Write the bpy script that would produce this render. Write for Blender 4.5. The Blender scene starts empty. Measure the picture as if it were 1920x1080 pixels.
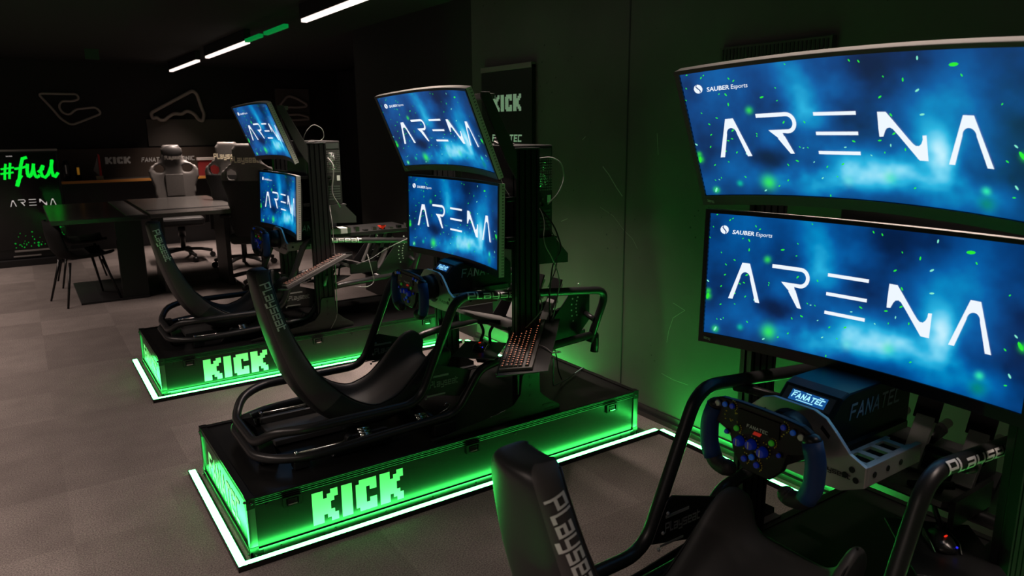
import bpy, bmesh, math, random
import numpy as np
from mathutils import Vector, Matrix
from mathutils.bvhtree import BVHTree

random.seed(7)
sc = bpy.context.scene
COL = sc.collection
PI = math.pi

# ---------------------------------------------------------------- camera
F = Vector((0.54579633, 0.80932294, -0.21703165))
RT = Vector((0.82810217, -0.56052439, -0.00769529))
UP = Vector((0.12787951, 0.17552432, 0.97613424))
camd = bpy.data.cameras.new('camera'); cam = bpy.data.objects.new('camera', camd); COL.objects.link(cam)
camd.sensor_width = 36.0; camd.lens = 1355.52 / 1920 * 36
m = Matrix((RT, UP, -F)).transposed().to_4x4(); m.translation = (0, 0, 1.7)
cam.matrix_world = m
camd.clip_start = 0.05
camd.dof.use_dof = True; camd.dof.focus_distance = 3.0; camd.dof.aperture_fstop = 5.0
sc.camera = cam
# ---------------------------------------------------------------- world, exposure
w = bpy.data.worlds.new('world'); sc.world = w; w.use_nodes = True
w.node_tree.nodes['Background'].inputs[0].default_value = (0.0, 0.0, 0.0, 1)
vs = sc.view_settings
vs.view_transform = 'Standard'; vs.look = 'None'; vs.exposure = 0.0; vs.gamma = 1.0; vs.use_curve_mapping = False
CEIL_K = 1.4      # emission of the white ceiling tubes
LAMP_W = 16.0      # watts per metre of the ceiling tubes (louvred, so they shine downwards)
LED_K = 50.0       # emission of the green floor strips
SCREEN_K = 1.0

# ---------------------------------------------------------------- materials
MATS = {}
def mat(name, col, rough=.5, metal=0., emit=None, ek=1., spec=.5, noise=0., nscale=60., bump=0., bscale=200., coat=0.):
    if name in MATS: return MATS[name]
    m = bpy.data.materials.new(name); m.use_nodes = True; nt = m.node_tree
    b = nt.nodes['Principled BSDF']
    b.inputs['Base Color'].default_value = (*col, 1)
    b.inputs['Roughness'].default_value = rough; b.inputs['Metallic'].default_value = metal
    b.inputs['Specular IOR Level'].default_value = spec
    b.inputs['Coat Weight'].default_value = coat
    if emit:
        b.inputs['Emission Color'].default_value = (*emit, 1); b.inputs['Emission Strength'].default_value = ek
    if noise or bump:
        tc = nt.nodes.new('ShaderNodeTexCoord'); n = nt.nodes.new('ShaderNodeTexNoise')
        n.inputs['Scale'].default_value = nscale; n.inputs['Detail'].default_value = 4
        nt.links.new(tc.outputs['Object'], n.inputs['Vector'])
        if noise:
            r = nt.nodes.new('ShaderNodeMapRange'); r.inputs['To Min'].default_value = 1 - noise; r.inputs['To Max'].default_value = 1 + noise
            mx = nt.nodes.new('ShaderNodeVectorMath'); mx.operation = 'SCALE'; mx.inputs[0].default_value = col
            nt.links.new(n.outputs['Fac'], r.inputs['Value']); nt.links.new(r.outputs['Result'], mx.inputs['Scale'])
            nt.links.new(mx.outputs['Vector'], b.inputs['Base Color'])
        if bump:
            n2 = nt.nodes.new('ShaderNodeTexNoise'); n2.inputs['Scale'].default_value = bscale
            nt.links.new(tc.outputs['Object'], n2.inputs['Vector'])
            bp = nt.nodes.new('ShaderNodeBump'); bp.inputs['Strength'].default_value = bump; bp.inputs['Distance'].default_value = .004
            nt.links.new(n2.outputs['Fac'], bp.inputs['Height']); nt.links.new(bp.outputs['Normal'], b.inputs['Normal'])
    MATS[name] = m; return m

tube_m = mat('black_powder_coat', (.017, .017, .018), .34, noise=.2)
blackm = mat('matt_black_metal', (.012, .012, .013), .45, noise=.2)
plasticm = mat('black_plastic', (.01, .01, .011), .35)
rubberm = mat('black_rubber', (.015, .015, .015), .6)
profm = mat('black_anodised_profile', (.016, .017, .017), .3, .3)
panelm = mat('case_laminate', (.006, .006, .006), .27, spec=.45)
topm = mat('case_top_board', (.008, .008, .008), .3, spec=.3, noise=.3, nscale=8)
alum = mat('dark_aluminium', (.16, .16, .16), .33, 1.0)
blackalu = mat('black_edge_trim', (.03, .03, .03), .3, .8)
chrome = mat('chrome', (.7, .68, .66), .16, 1.0)
silver = mat('silver_plate', (.52, .51, .5), .4, .6)
silverpl = mat('silver_plastic', (.68, .66, .64), .38)
whitem = mat('white_lettering', (.78, .8, .78), .6)
seatm = mat('seat_shell', (.02, .021, .022), .42)
fabricm = mat('seat_fabric', (.065, .061, .060), .5, bump=.15, bscale=700)
leather = mat('chair_leather', (.13, .122, .115), .4, noise=.15)
chairdk = mat('chair_back_shell', (.008, .008, .008), .6)
gold = mat('gold_ring', (.75, .5, .12), .25, 1.0)
bluegrip = mat('blue_grip', (.01, .055, .20), .55)
bluehub = mat('blue_anodised', (.01, .05, .5), .25, .7)
ledm = mat('green_led', (0, .1, .02), .5, emit=(.045, 1, .125), ek=LED_K)
ceilm = mat('ceiling_tube', (.8, .8, .8), .5, emit=(1, .84, .76), ek=CEIL_K)
cabw = mat('grey_cable', (.22, .215, .21), .5)
cabk = mat('black_cable', (.02, .02, .02), .5)
tablem = mat('dark_table_top', (.035, .033, .032), .25, noise=.15)
woodm = mat('orange_wood_edge', (.55, .25, .06), .5, noise=.2)

def floor_mat():
    m = bpy.data.materials.new('carpet_tiles'); m.use_nodes = True; nt = m.node_tree; N = nt.nodes; L = nt.links
    b = N['Principled BSDF']; b.inputs['Roughness'].default_value = .95; b.inputs['Specular IOR Level'].default_value = .15
    tc = N.new('ShaderNodeTexCoord')
    br = N.new('ShaderNodeTexBrick'); br.offset = 0; br.inputs['Scale'].default_value = 1
    br.inputs['Brick Width'].default_value = .55; br.inputs['Row Height'].default_value = .55; br.inputs['Mortar Size'].default_value = 0
    br.inputs['Color1'].default_value = (.125, .108, .102, 1); br.inputs['Color2'].default_value = (.17, .148, .14, 1); br.inputs['Mortar'].default_value = (.05, .045, .042, 1)
    L.new(tc.outputs['Object'], br.inputs['Vector'])
    n = N.new('ShaderNodeTexNoise'); n.inputs['Scale'].default_value = 160; n.inputs['Detail'].default_value = 3; L.new(tc.outputs['Object'], n.inputs['Vector'])
    n2 = N.new('ShaderNodeTexNoise'); n2.inputs['Scale'].default_value = 5; n2.inputs['Detail'].default_value = 6; L.new(tc.outputs['Object'], n2.inputs['Vector'])
    r = N.new('ShaderNodeMapRange'); r.inputs['From Min'].default_value = .3; r.inputs['From Max'].default_value = .7; r.inputs['To Min'].default_value = .55; r.inputs['To Max'].default_value = 1.45
    L.new(n.outputs['Fac'], r.inputs['Value'])
    r2 = N.new('ShaderNodeMapRange'); r2.inputs['To Min'].default_value = .75; r2.inputs['To Max'].default_value = 1.25; L.new(n2.outputs['Fac'], r2.inputs['Value'])
    mu = N.new('ShaderNodeMath'); mu.operation = 'MULTIPLY'; L.new(r.outputs[0], mu.inputs[0]); L.new(r2.outputs[0], mu.inputs[1])
    s = N.new('ShaderNodeVectorMath'); s.operation = 'SCALE'; L.new(br.outputs['Color'], s.inputs[0]); L.new(mu.outputs[0], s.inputs['Scale'])
    L.new(s.outputs[0], b.inputs['Base Color'])
    bp = N.new('ShaderNodeBump'); bp.inputs['Strength'].default_value = .5; bp.inputs['Distance'].default_value = .004
    L.new(n.outputs['Fac'], bp.inputs['Height']); L.new(bp.outputs[0], b.inputs['Normal'])
    return m
def concrete_mat():
    m = bpy.data.materials.new('dark_concrete'); m.use_nodes = True; nt = m.node_tree; N = nt.nodes; L = nt.links
    b = N['Principled BSDF']; b.inputs['Roughness'].default_value = .5
    tc = N.new('ShaderNodeTexCoord')
    n2 = N.new('ShaderNodeTexNoise'); n2.inputs['Scale'].default_value = 1.3; n2.inputs['Detail'].default_value = 6; L.new(tc.outputs['Object'], n2.inputs['Vector'])
    cr = N.new('ShaderNodeValToRGB'); cr.color_ramp.elements[0].position = .3; cr.color_ramp.elements[0].color = (.05, .048, .042, 1)
    cr.color_ramp.elements[1].position = .7; cr.color_ramp.elements[1].color = (.085, .082, .073, 1); L.new(n2.outputs['Fac'], cr.inputs['Fac'])
    vo = N.new('ShaderNodeTexVoronoi'); vo.inputs['Scale'].default_value = 16; L.new(tc.outputs['Object'], vo.inputs['Vector'])
    n3 = N.new('ShaderNodeTexNoise'); n3.inputs['Scale'].default_value = 2.2; L.new(tc.outputs['Object'], n3.inputs['Vector'])
    r3 = N.new('ShaderNodeMapRange'); r3.inputs['From Min'].default_value = .45; r3.inputs['From Max'].default_value = .7; r3.inputs['To Min'].default_value = 0; r3.inputs['To Max'].default_value = .14
    L.new(n3.outputs['Fac'], r3.inputs['Value'])
    lt = N.new('ShaderNodeMath'); lt.operation = 'LESS_THAN'; L.new(vo.outputs['Distance'], lt.inputs[0]); L.new(r3.outputs[0], lt.inputs[1])
    mx = N.new('ShaderNodeMix'); mx.data_type = 'RGBA'; L.new(lt.outputs[0], mx.inputs[0]); L.new(cr.outputs[0], mx.inputs[6]); mx.inputs[7].default_value = (.012, .012, .012, 1)
    L.new(mx.outputs[2], b.inputs['Base Color'])
    return m
floorm = floor_mat(); concm = concrete_mat()
ceilingm = mat('black_ceiling', (.006, .006, .006), .9, noise=.2)
backm = mat('dark_back_wall', (.011, .010, .0095), .7, noise=.2, nscale=3)
def color_attr_emit(name, k):
    m = bpy.data.materials.new(name); m.use_nodes = True; nt = m.node_tree
    b = nt.nodes['Principled BSDF']; b.inputs['Base Color'].default_value = (.005, .005, .006, 1); b.inputs['Roughness'].default_value = .3
    b.inputs['Emission Strength'].default_value = k
    a = nt.nodes.new('ShaderNodeAttribute'); a.attribute_name = 'Col'
    nt.links.new(a.outputs['Color'], b.inputs['Emission Color'])
    return m
screenm = color_attr_emit('screen_picture', SCREEN_K)
txtem = mat('screen_white', (0, 0, 0), .3, emit=(.86, .93, 1), ek=1.0)
sparkm = mat('screen_green_spark', (0, 0, 0), .3, emit=(.02, .75, .03), ek=1.1)
sparkb = mat('screen_pale_spark', (0, 0, 0), .3, emit=(.25, .95, .7), ek=.9)

# ---------------------------------------------------------------- mesh helper
ORG = {}
class MB:
    def __init__(s): s.v = []; s.f = []; s.m = []; s.sm = []
    def add(s, vs_, fs, m=0, smooth=False):
        o = len(s.v); s.v += [tuple(v) for v in vs_]
        for f in fs: s.f.append([i + o for i in f]); s.m.append(m); s.sm.append(smooth)
        return s
    def box(s, x0, x1, y0, y1, z0, z1, m=0):
        return s.add([(x, y, z) for x in (x0, x1) for y in (y0, y1) for z in (z0, z1)],
                     [(0, 1, 3, 2), (4, 6, 7, 5), (0, 4, 5, 1), (2, 3, 7, 6), (0, 2, 6, 4), (1, 5, 7, 3)], m)
    def prism(s, pts, n, m=0):      # pts 3d coplanar outline, n = extrusion vector
        n = Vector(n); k = len(pts); a = [Vector(p) for p in pts]
        s.add(a + [p + n for p in a], [tuple(range(k))[::-1], tuple(range(k, 2 * k))] + [(i, (i + 1) % k, k + (i + 1) % k, k + i) for i in range(k)], m); return s
    def face(s, pts, m=0): return s.add(pts, [tuple(range(len(pts)))], m)
    def cyl(s, p0, p1, r0, r1=None, n=16, m=0, caps=True, smooth=True):
        r1 = r0 if r1 is None else r1; p0 = Vector(p0); p1 = Vector(p1); d = (p1 - p0).normalized()
        a = d.orthogonal().normalized(); b = d.cross(a); V = []
        for p, r in ((p0, r0), (p1, r1)):
            for i in range(n):
                t = 2 * PI * i / n; V.append(p + (a * math.cos(t) + b * math.sin(t)) * r)
        s.add(V, [(i, (i + 1) % n, n + (i + 1) % n, n + i) for i in range(n)], m, smooth)
        if caps: s.add(V, [tuple(range(n))[::-1], tuple(range(n, 2 * n))], m)
        return s
    def ring(s, c, axis, R, r, n=28, k=8, m=0):
        axis = Vector(axis).normalized(); a = axis.orthogonal().normalized(); b = axis.cross(a); c = Vector(c); V = []
        for i in range(n):
            t = 2 * PI * i / n; d = a * math.cos(t) + b * math.sin(t)
            for j in range(k):
                u = 2 * PI * j / k; V.append(c + d * (R + r * math.cos(u)) + axis * r * math.sin(u))
        return s.add(V, [(i * k + j, i * k + (j + 1) % k, ((i + 1) % n) * k + (j + 1) % k, ((i + 1) % n) * k + j) for i in range(n) for j in range(k)], m, True)
    def sphere(s, c, r, m=0, n=12, k=8, sc3=(1, 1, 1)):
        V = []; c = Vector(c)
        for i in range(k + 1):
            p = PI * i / k
            for j in range(n):
                t = 2 * PI * j / n; V.append(c + Vector((math.sin(p) * math.cos(t) * sc3[0], math.sin(p) * math.sin(t) * sc3[1], math.cos(p) * sc3[2])) * r)
        return s.add(V, [(i * n + j, i * n + (j + 1) % n, (i + 1) * n + (j + 1) % n, (i + 1) * n + j) for i in range(k) for j in range(n)], m, True)
    def tube(s, pts, r, fillet=.07, n=14, m=0, closed=False):
        P = [Vector(p) for p in pts]; Q = []
        K = len(P)
        for i in range(K):
            if not closed and i in (0, K - 1): Q.append(P[i]); continue
            a, b, c = P[i - 1], P[i], P[(i + 1) % K]
            d1 = (a - b); d2 = (c - b); f = min(fillet, d1.length * .45, d2.length * .45)
            p1 = b + d1.normalized() * f; p2 = b + d2.normalized() * f
            for t in np.linspace(0, 1, 7):
                Q.append(p1 * (1 - t) ** 2 + b * 2 * t * (1 - t) + p2 * t * t)
        V = []; M = len(Q)
        T0 = (Q[1] - Q[0]).normalized(); a = T0.orthogonal().normalized()
        for i in range(M):
            if closed: T = (Q[(i + 1) % M] - Q[i - 1]).normalized()
            else: T = (Q[min(i + 1, M - 1)] - Q[max(i - 1, 0)]).normalized()
            a = (a - T * a.dot(T)).normalized(); b = T.cross(a)
            rr = r[min(i, len(r) - 1)] if isinstance(r, (list, tuple)) else r
            for j in range(n):
                t = 2 * PI * j / n; V.append(Q[i] + (a * math.cos(t) + b * math.sin(t)) * rr)
        fs = [(i * n + j, i * n + (j + 1) % n, ((i + 1) % M) * n + (j + 1) % n, ((i + 1) % M) * n + j) for i in range(M if closed else M - 1) for j in range(n)]
        s.add(V, fs, m, True)
        if not closed: s.add(V[:n] + V[-n:], [tuple(range(n))[::-1], tuple(range(n, 2 * n))], m)
        return s
    def quads2d(s, Q, o, ux, uy, m=0):
        o = Vector(o); ux = Vector(ux); uy = Vector(uy)
        for q in Q: s.face([o + ux * a + uy * b for a, b in q], m)
        return s
    def build(s, name, mats, parent=None, bevel=0, sub=0, org=None):
        me = bpy.data.meshes.new(name)
        o = org if org is not None else (ORG.get(parent.name, Vector((0, 0, 0))) if parent else Vector((0, 0, 0)))
        me.from_pydata([tuple(Vector(v) - Vector(o)) for v in s.v], [], s.f)
        if not isinstance(mats, (list, tuple)): mats = [mats]
        for m in mats: me.materials.append(m)
        for p, mi, sm in zip(me.polygons, s.m, s.sm): p.material_index = mi; p.use_smooth = sm
        bm = bmesh.new(); bm.from_mesh(me); bmesh.ops.remove_doubles(bm, verts=bm.verts, dist=1e-6)
        bmesh.ops.recalc_face_normals(bm, faces=bm.faces); bm.to_mesh(me); bm.free()
        ob = bpy.data.objects.new(name, me); COL.objects.link(ob)
        if parent: ob.parent = parent
        elif org is not None: ob.location = org
        if bevel:
            b = ob.modifiers.new('bevel', 'BEVEL'); b.width = bevel; b.segments = 2; b.limit_method = 'ANGLE'
        if sub:
            b = ob.modifiers.new('sub', 'SUBSURF'); b.levels = sub; b.render_levels = sub
        return ob

def build_split(mb, name, mats, parent=None, bevel=0, org=None):
    """one object per connected piece"""
    key = {}; par = []
    def find_(i):
        while par[i] != i: par[i] = par[par[i]]; i = par[i]
        return i
    vid = []
    for v in mb.v:
        k = tuple(round(c, 5) for c in v)
        if k not in key: key[k] = len(par); par.append(len(par))
        vid.append(key[k])
    for f in mb.f:
        for a in f[1:]: par[find_(vid[f[0]])] = find_(vid[a])
    groups = {}
    for fi, f in enumerate(mb.f): groups.setdefault(find_(vid[f[0]]), []).append(fi)
    out = []
    for g in groups.values():
        nb = MB(); mp = {}
        for fi in g:
            nf = []
            for v in mb.f[fi]:
                if v not in mp: mp[v] = len(nb.v); nb.v.append(mb.v[v])
                nf.append(mp[v])
            nb.f.append(nf); nb.m.append(mb.m[fi]); nb.sm.append(mb.sm[fi])
        out.append(nb.build(name, mats, parent, bevel=bevel, org=org))
    return out

RIG = {'M': Vector((.5844, 2.7659, 0)), 'N': Vector((.5954, 4.9448, 0)), 'K': Vector((.5844, .606, 0))}
def tag(o, label=None, cat=None, group=None, kind=None):
    if label: o['label'] = label
    if cat: o['category'] = cat
    if group: o['group'] = group
    if kind: o['kind'] = kind
    return o
def thing(name, label, cat, loc, group=None, rig='M'):
    """Empty at a thing's base; parts are authored in the rig's frame"""
    base = RIG[rig] if rig else Vector((0, 0, 0))
    o = bpy.data.objects.new(name, None); COL.objects.link(o); o.empty_display_size = .05
    o.location = base + Vector(loc); ORG[o.name] = Vector(loc)
    return tag(o, label, cat, group)
def copy_tree(o, parent=None):
    c = o.copy(); COL.objects.link(c); c.parent = parent
    for ch in list(o.children): copy_tree(ch, c)
    return c
def rigcopy(root, rig, label, off=(0, 0, 0), yaw=0):
    c = copy_tree(root); c.location = root.location - RIG['M'] + RIG[rig] + Vector(off); c['label'] = label; c.rotation_euler.z = yaw
    return c

# ---------------------------------------------------------------- lettering
GL = {
 'P': (.8, [[(0, 0), (0, 1), (.8, 1), (.8, .45), (0, .45)]]), 'l': (.5, [[(0, 1), (0, 0), (.5, 0)]]),
 'a': (.75, [[(0, .75), (.75, .75), (.75, 0), (0, 0), (0, .38), (.75, .38)]]),
 'y': (.75, [[(0, .75), (0, .2), (.75, .2)], [(.75, .75), (.75, -.25), (.1, -.25)]]),
 's': (.75, [[(.75, .75), (0, .75), (0, .38), (.75, .38), (.75, 0), (0, 0)]]),
 'e': (.75, [[(.75, 0), (0, 0), (0, .75), (.75, .75), (.75, .38), (0, .38)]]),
 't': (.5, [[(0, 1), (0, 0), (.5, 0)], [(0, .75), (.5, .75)]]),
 'F': (.7, [[(0, 0), (0, 1), (.7, 1)], [(0, .5), (.6, .5)]]), 'A': (.85, [[(0, 0), (.42, 1), (.85, 0)], [(.3, .3), (.6, .3)]]),
 'N': (.75, [[(0, 0), (0, 1), (.75, 0), (.75, 1)]]), 'T': (.75, [[(0, 1), (.75, 1)], [(.37, 1), (.37, 0)]]),
 'E': (.65, [[(.65, 0), (0, 0), (0, 1), (.65, 1)], [(0, .5), (.6, .5)]]), 'C': (.7, [[(.7, 1), (0, 1), (0, 0), (.7, 0)]]),
 'B': (.7, [[(0, 0), (0, 1), (.6, 1), (.65, .55), (0, .5)], [(.6, .5), (.7, .4), (.7, 0), (0, 0)]]), 'I': (.1, [[(.05, 0), (.05, 1)]]),
 'O': (.75, [[(0, 0), (0, 1), (.75, 1), (.75, 0), (0, 0)]]), 'q': (.75, [[(.75, -.1), (.75, .75), (0, .75), (0, 0), (.75, 0)]]),
 'R': (.75, [[(0, 0), (0, 1), (.7, 1), (.7, .5), (0, .5)], [(.35, .5), (.75, 0)]]), 'S': (.7, [[(.7, 1), (0, 1), (0, .5), (.7, .5), (.7, 0), (0, 0)]]),
 'U': (.7, [[(0, 1), (0, 0), (.7, 0), (.7, 1)]]), 'b': (.7, [[(0, 1), (0, 0), (.7, 0), (.7, .7), (0, .7)]]), 'n': (.65, [[(0, 0), (0, .7), (.65, .7), (.65, 0)]]),
 'p': (.7, [[(0, -.25), (0, .7), (.7, .7), (.7, 0), (0, 0)]]), 'o': (.7, [[(0, 0), (0, .7), (.7, .7), (.7, 0), (0, 0)]]), 'r': (.5, [[(0, 0), (0, .7), (.5, .7)]]), ' ': (.35, []),
}
def strokes(text, h, th=.17, shear=0., gap=.26):
    Q = []; x = 0
    for ch in text:
        wd, sts = GL[ch]
        for st in sts:
            for (a, b), (c, d) in zip(st[:-1], st[1:]):
                L = math.hypot(c - a, d - b) or 1; ex, ey = (c - a) / L * th / 2, (d - b) / L * th / 2; nx, ny = -ey, ex
                pts = [(a - ex + nx, b - ey + ny), (a - ex - nx, b - ey - ny), (c + ex - nx, d + ey - ny), (c + ex + nx, d + ey + ny)]
                Q.append([((x + px + shear * py) * h, py * h) for px, py in pts])
        x += wd + gap + th * .5
    return Q, (x - gap) * h
KG = {'K': ["###..##", "###.###", "######.", "#####..", "#####..", "######.", "###.###", "###..##"], 'I': ["###"] * 8,
      'C': [".#####", "######", "###.##", "###...", "###...", "###.##", "######", ".#####"]}
def kick(width, height):
    Q = []; tot = 7 + 1 + 3 + 1 + 6 + 1 + 7; x = 0; cw = width / tot; chh = height / 8
    for ch in 'KICK':
        g = KG[ch]
        for r, row in enumerate(g):
            j = 0
            while j < len(row):
                if row[j] == '#':
                    k = j
                    while k < len(row) and row[k] == '#': k += 1
                    Q.append([((x + j) * cw, height - (r + 1) * chh), ((x + k) * cw, height - (r + 1) * chh), ((x + k) * cw, height - r * chh), ((x + j) * cw, height - r * chh)]); j = k
                else: j += 1
        x += len(g[0]) + 1
    return Q
def font_polys(text, h, bold=0., shear=0.):
    cu = bpy.data.curves.new('tmp_text', 'FONT'); cu.body = text; cu.size = h; cu.offset = bold * h; cu.shear = shear; cu.resolution_u = 3
    ob = bpy.data.objects.new('tmp_text', cu); COL.objects.link(ob)
    dg = bpy.context.evaluated_depsgraph_get(); me = bpy.data.meshes.new_from_object(ob.evaluated_get(dg))
    Q = [[(me.vertices[i].co.x, me.vertices[i].co.y) for i in p.vertices] for p in me.polygons]
    wd = max((v.co.x for v in me.vertices), default=0)
    bpy.data.objects.remove(ob); bpy.data.curves.remove(cu); bpy.data.meshes.remove(me)
    return Q, wd

# ================================================================ THE SETTING
XW = 2.955; YB = 12.35; ZC = 2.66; XL = -3.2; YF = -1.6
def struct(name, mb, m): return tag(mb.build(name, m), kind='structure')
XF = 4.7; YS = 7.2
struct('floor', MB().box(XL, XF + .1, YF, YB + .1, -.05, 0), floorm)
struct('ceiling', MB().box(XL, XF + .1, YF, YB + .1, ZC, ZC + .1), ceilingm)
struct('wall_right', MB().box(XW, XW + .12, YF, 4.9, 0, ZC), concm)
struct('wall_right_far', MB().box(XW, XW + .12, 4.9, YS, 0, ZC), backm)
struct('wall_back_right', MB().box(XF, XF + .12, YS, YB + .1, 0, ZC), backm)
struct('wall_middle', MB().box(XW + .12, XF + .1, YS - .12, YS, 0, ZC), backm)
struct('wall_back', MB().box(XL, XF, YB, YB + .12, 0, ZC), backm)
struct('wall_left', MB().box(XL - .12, XL, YF, YB + .1, 0, ZC), backm)
struct('wall_front', MB().box(XL, XW, YF - .12, YF, 0, ZC), backm)
struct('baseboard_right', MB().box(XW - .035, XW, 1.2, 4.9, 0, .03).box(XW - .012, XW, 1.2, 4.9, .03, .06), alum)
struct('trim_1', MB().box(XW - .002, XW, 3.17, 3.18, .06, 2.4), blackm)
wr = bpy.data.objects['wall_right']
def on_wall(u, v):
    d = F * 1355.52 + RT * (u - 960) - UP * (v - 540); t_ = (XW - .0012) / d.x; return Vector((0, 0, 1.7)) + d * t_
scuff = mat('scuff', (.3, .3, .28), .6)
for pts, wd_ in (([(1130, 312), (1142, 328), (1156, 352), (1167, 368)], .006), ([(1125, 388), (1150, 405), (1170, 432), (1186, 448), (1195, 466)], .0015), ([(1262, 568), (1284, 582), (1262, 596), (1254, 620), (1250, 642)], .002),
                 ([(1232, 250), (1234, 290)], .003), ([(1092, 262), (1098, 256)], .004), ([(1052, 415), (1064, 410)], .003), ([(1290, 800), (1296, 812)], .003), ([(1240, 700), (1262, 712), (1290, 722)], .0015)):
    P = [on_wall(*p) for p in pts]; mbs = MB()
    for a_, b_ in zip(P[:-1], P[1:]):
        n_ = (b_ - a_).cross(Vector((1, 0, 0))).normalized() * wd_ / 2; mbs.face([a_ + n_, a_ - n_, b_ - n_, b_ + n_])
    mbs.build('scuff_mark', scuff, wr)
# ceiling light line
def tube_lamp(x, y0, y1, k=1.0, spread=72):
    ld = bpy.data.lights.new('tube_lamp', 'AREA'); ld.shape = 'RECTANGLE'; ld.size = .04; ld.size_y = y1 - y0; ld.energy = LAMP_W * (y1 - y0) * k; ld.color = (1, .79, .69); ld.spread = math.radians(spread)
    lo = bpy.data.objects.new('tube_lamp', ld); COL.objects.link(lo); lo.location = (x, (y0 + y1) / 2, ZC - .14)
def ceiling_light(y0, y1, label, k=1.0, spread=72):
    r = thing('ceiling_light', label, 'ceiling light', (2.035, y0, ZC - .14), 'white tube lights in a line on the ceiling', None)
    MB().box(2.005, 2.065, y0, y1, ZC - .11, ZC).build('housing', blackm, r)
    MB().box(2.012, 2.058, y0 + .01, y1 - .01, ZC - .135, ZC - .11).build('diffuser', ceilm, r)
    tube_lamp(2.035, y0, y1, k, spread)
ceiling_light(9.95, 11.85, 'short white tube light farthest along the ceiling line')
ceiling_light(7.62, 9.45, 'white tube light in the middle of the ceiling line')
ceiling_light(2.9, 5.95, 'longest white tube light running out of the top of the photo')
ceiling_light(-1.3, 1.6, 'white tube light of the ceiling line above the camera, out of the photo', .3, 75)
# the parallel line on the left side of the room, outside the picture
for y0, y1, kk, sp_ in ((-1.4, 1.3, 1.5, 125), (1.9, 4.8, 1.1, 110), (5.4, 8.6, 1.1, 110), (9.4, 11.6, 1.1, 110)):
    r = thing('ceiling_light', 'white tube light of the second ceiling line to the left of the photo', 'ceiling light', (-1.3, y0, ZC - .14), 'second ceiling light line', None)
    MB().box(-1.33, -1.27, y0, y1, ZC - .11, ZC).build('housing', blackm, r)
    MB().box(-1.323, -1.277, y0 + .01, y1 - .01, ZC - .135, ZC - .11).build('diffuser', ceilm, r)
    tube_lamp(-1.3, y0, y1, kk, sp_)
greenm = mat('painted_green_reflection', (.01, .2, .05), .5, emit=(.0, .35, .06), ek=.5)  # emission stands in for green light reflected on the ceiling housing
tag(MB().box(2.0, 2.04, 6.35, 6.95, ZC - .13, ZC - .1).build('green_reflection_piece', greenm), 'long piece with a painted green reflection between two ceiling tubes, nearer', 'ceiling light')
tag(MB().box(2.0, 2.04, 7.1, 7.6, ZC - .13, ZC - .1).build('green_reflection_piece', greenm), 'short piece with a painted green reflection at the near end of the middle ceiling tube', 'ceiling light')
r = thing('air_vent', 'dark flat grille high on the concrete wall above the nearest upper screen', 'vent', (XW - .03, 1.9, 2.0), None, None)
MB().box(XW - .03, XW, 1.9, 2.5, 2.0, 2.07).build('frame', mat('vent_grey', (.06, .055, .05), .6), r)
mb = MB()
for i in range(28): mb.box(XW - .034, XW - .03, 1.915 + i * .0207, 1.925 + i * .0207, 2.01, 2.06)
mb.build('grille', blackm, r)

# ================================================================ RIG PARTS (authored on the middle rig)
L, W, H = 2.121, .886, .2636
YC = .46
# ---- flight case podium
case = thing('equipment_case', 'long black flight case in the middle of the photo with a large KICK logo', 'case', (0, 0, 0), 'black flight case podiums')
MB().box(.006, L - .006, .006, W - .006, .0, H - .012).build('body', panelm, case)
MB().box(.03, L - .03, .03, W - .03, H - .012, H - .006).build('top_panel', topm, case)
mb = MB(); t = .004
for (y0, y1) in ((0, .03), (W - .03, W)):
    mb.box(.03, L - .03, y0, y1, H - .008, H, 0)
    for z in (H - .010, H - .019, H - .028): mb.box(.03, L - .03, y0 - 0.0, y1, z - .005, z, 0)
for (x0, x1) in ((0, .03), (L - .03, L)):
    mb.box(x0, x1, 0, W, H - .008, H, 0)
    for z in (H - .010, H - .019): mb.box(x0, x1, 0, W, z - .006, z, 0)
mb.build('top_edge_trim', blackalu, case, bevel=.0015)
mb = MB()
for y0, y1 in ((-.002, .006), (W - .006, W + .002)):
    mb.box(.02, L - .02, y0, y1, .0, .034); mb.box(.02, L - .02, y0 - .001 if y0 < 0 else y0, y1 if y0 < 0 else y1 + .001, .034, .038)
for x0, x1 in ((-.002, .006), (L - .006, L + .002)):
    mb.box(x0, x1, .02, W - .02, .0, .034); mb.box(x0 - .001 if x0 < 0 else x0, x1 if x0 < 0 else x1 + .001, .02, W - .02, .034, .038)
mb.build('bottom_edge_trim', alum, case)
for cx in (0, L):
    for cy in (0, W):
        sx = 1 if cx == 0 else -1; sy = 1 if cy == 0 else -1
        mb = MB()
        def bb(ax, ay, z0, z1, off=.003):
            xs = sorted((cx - sx * off, cx + sx * ax)); ys = sorted((cy - sy * off, cy + sy * ay)); mb.box(xs[0], xs[1], ys[0], ys[1], z0, z1)
        bb(.03, .007, .0, H - .03, .001); bb(.007, .03, .0, H - .03, .001)
        mb.build('corner_profile', alum, case)
        mb = MB()
        bb(.05, .008, 0, .03); bb(.008, .05, 0, .03); bb(.032, .008, .03, .05); mb.sphere((cx + sx * .018, cy - sy * .004, .016), .006); mb.sphere((cx - sx * .004, cy + sy * .018, .016), .006)
        mb.build('corner_bracket', blackalu, case, bevel=.001); mb = MB()
        bb(.032, .008, H - .045, H + .002); bb(.008, .032, H - .045, H + .002); bb(.032, .032, H - .002, H + .003); mb.sphere((cx + sx * .018, cy - sy * .004, H - .02), .006); mb.sphere((cx - sx * .004, cy + sy * .018, H - .02), .006)
        mb.build('corner_bracket', blackalu, case, bevel=.001)
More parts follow.
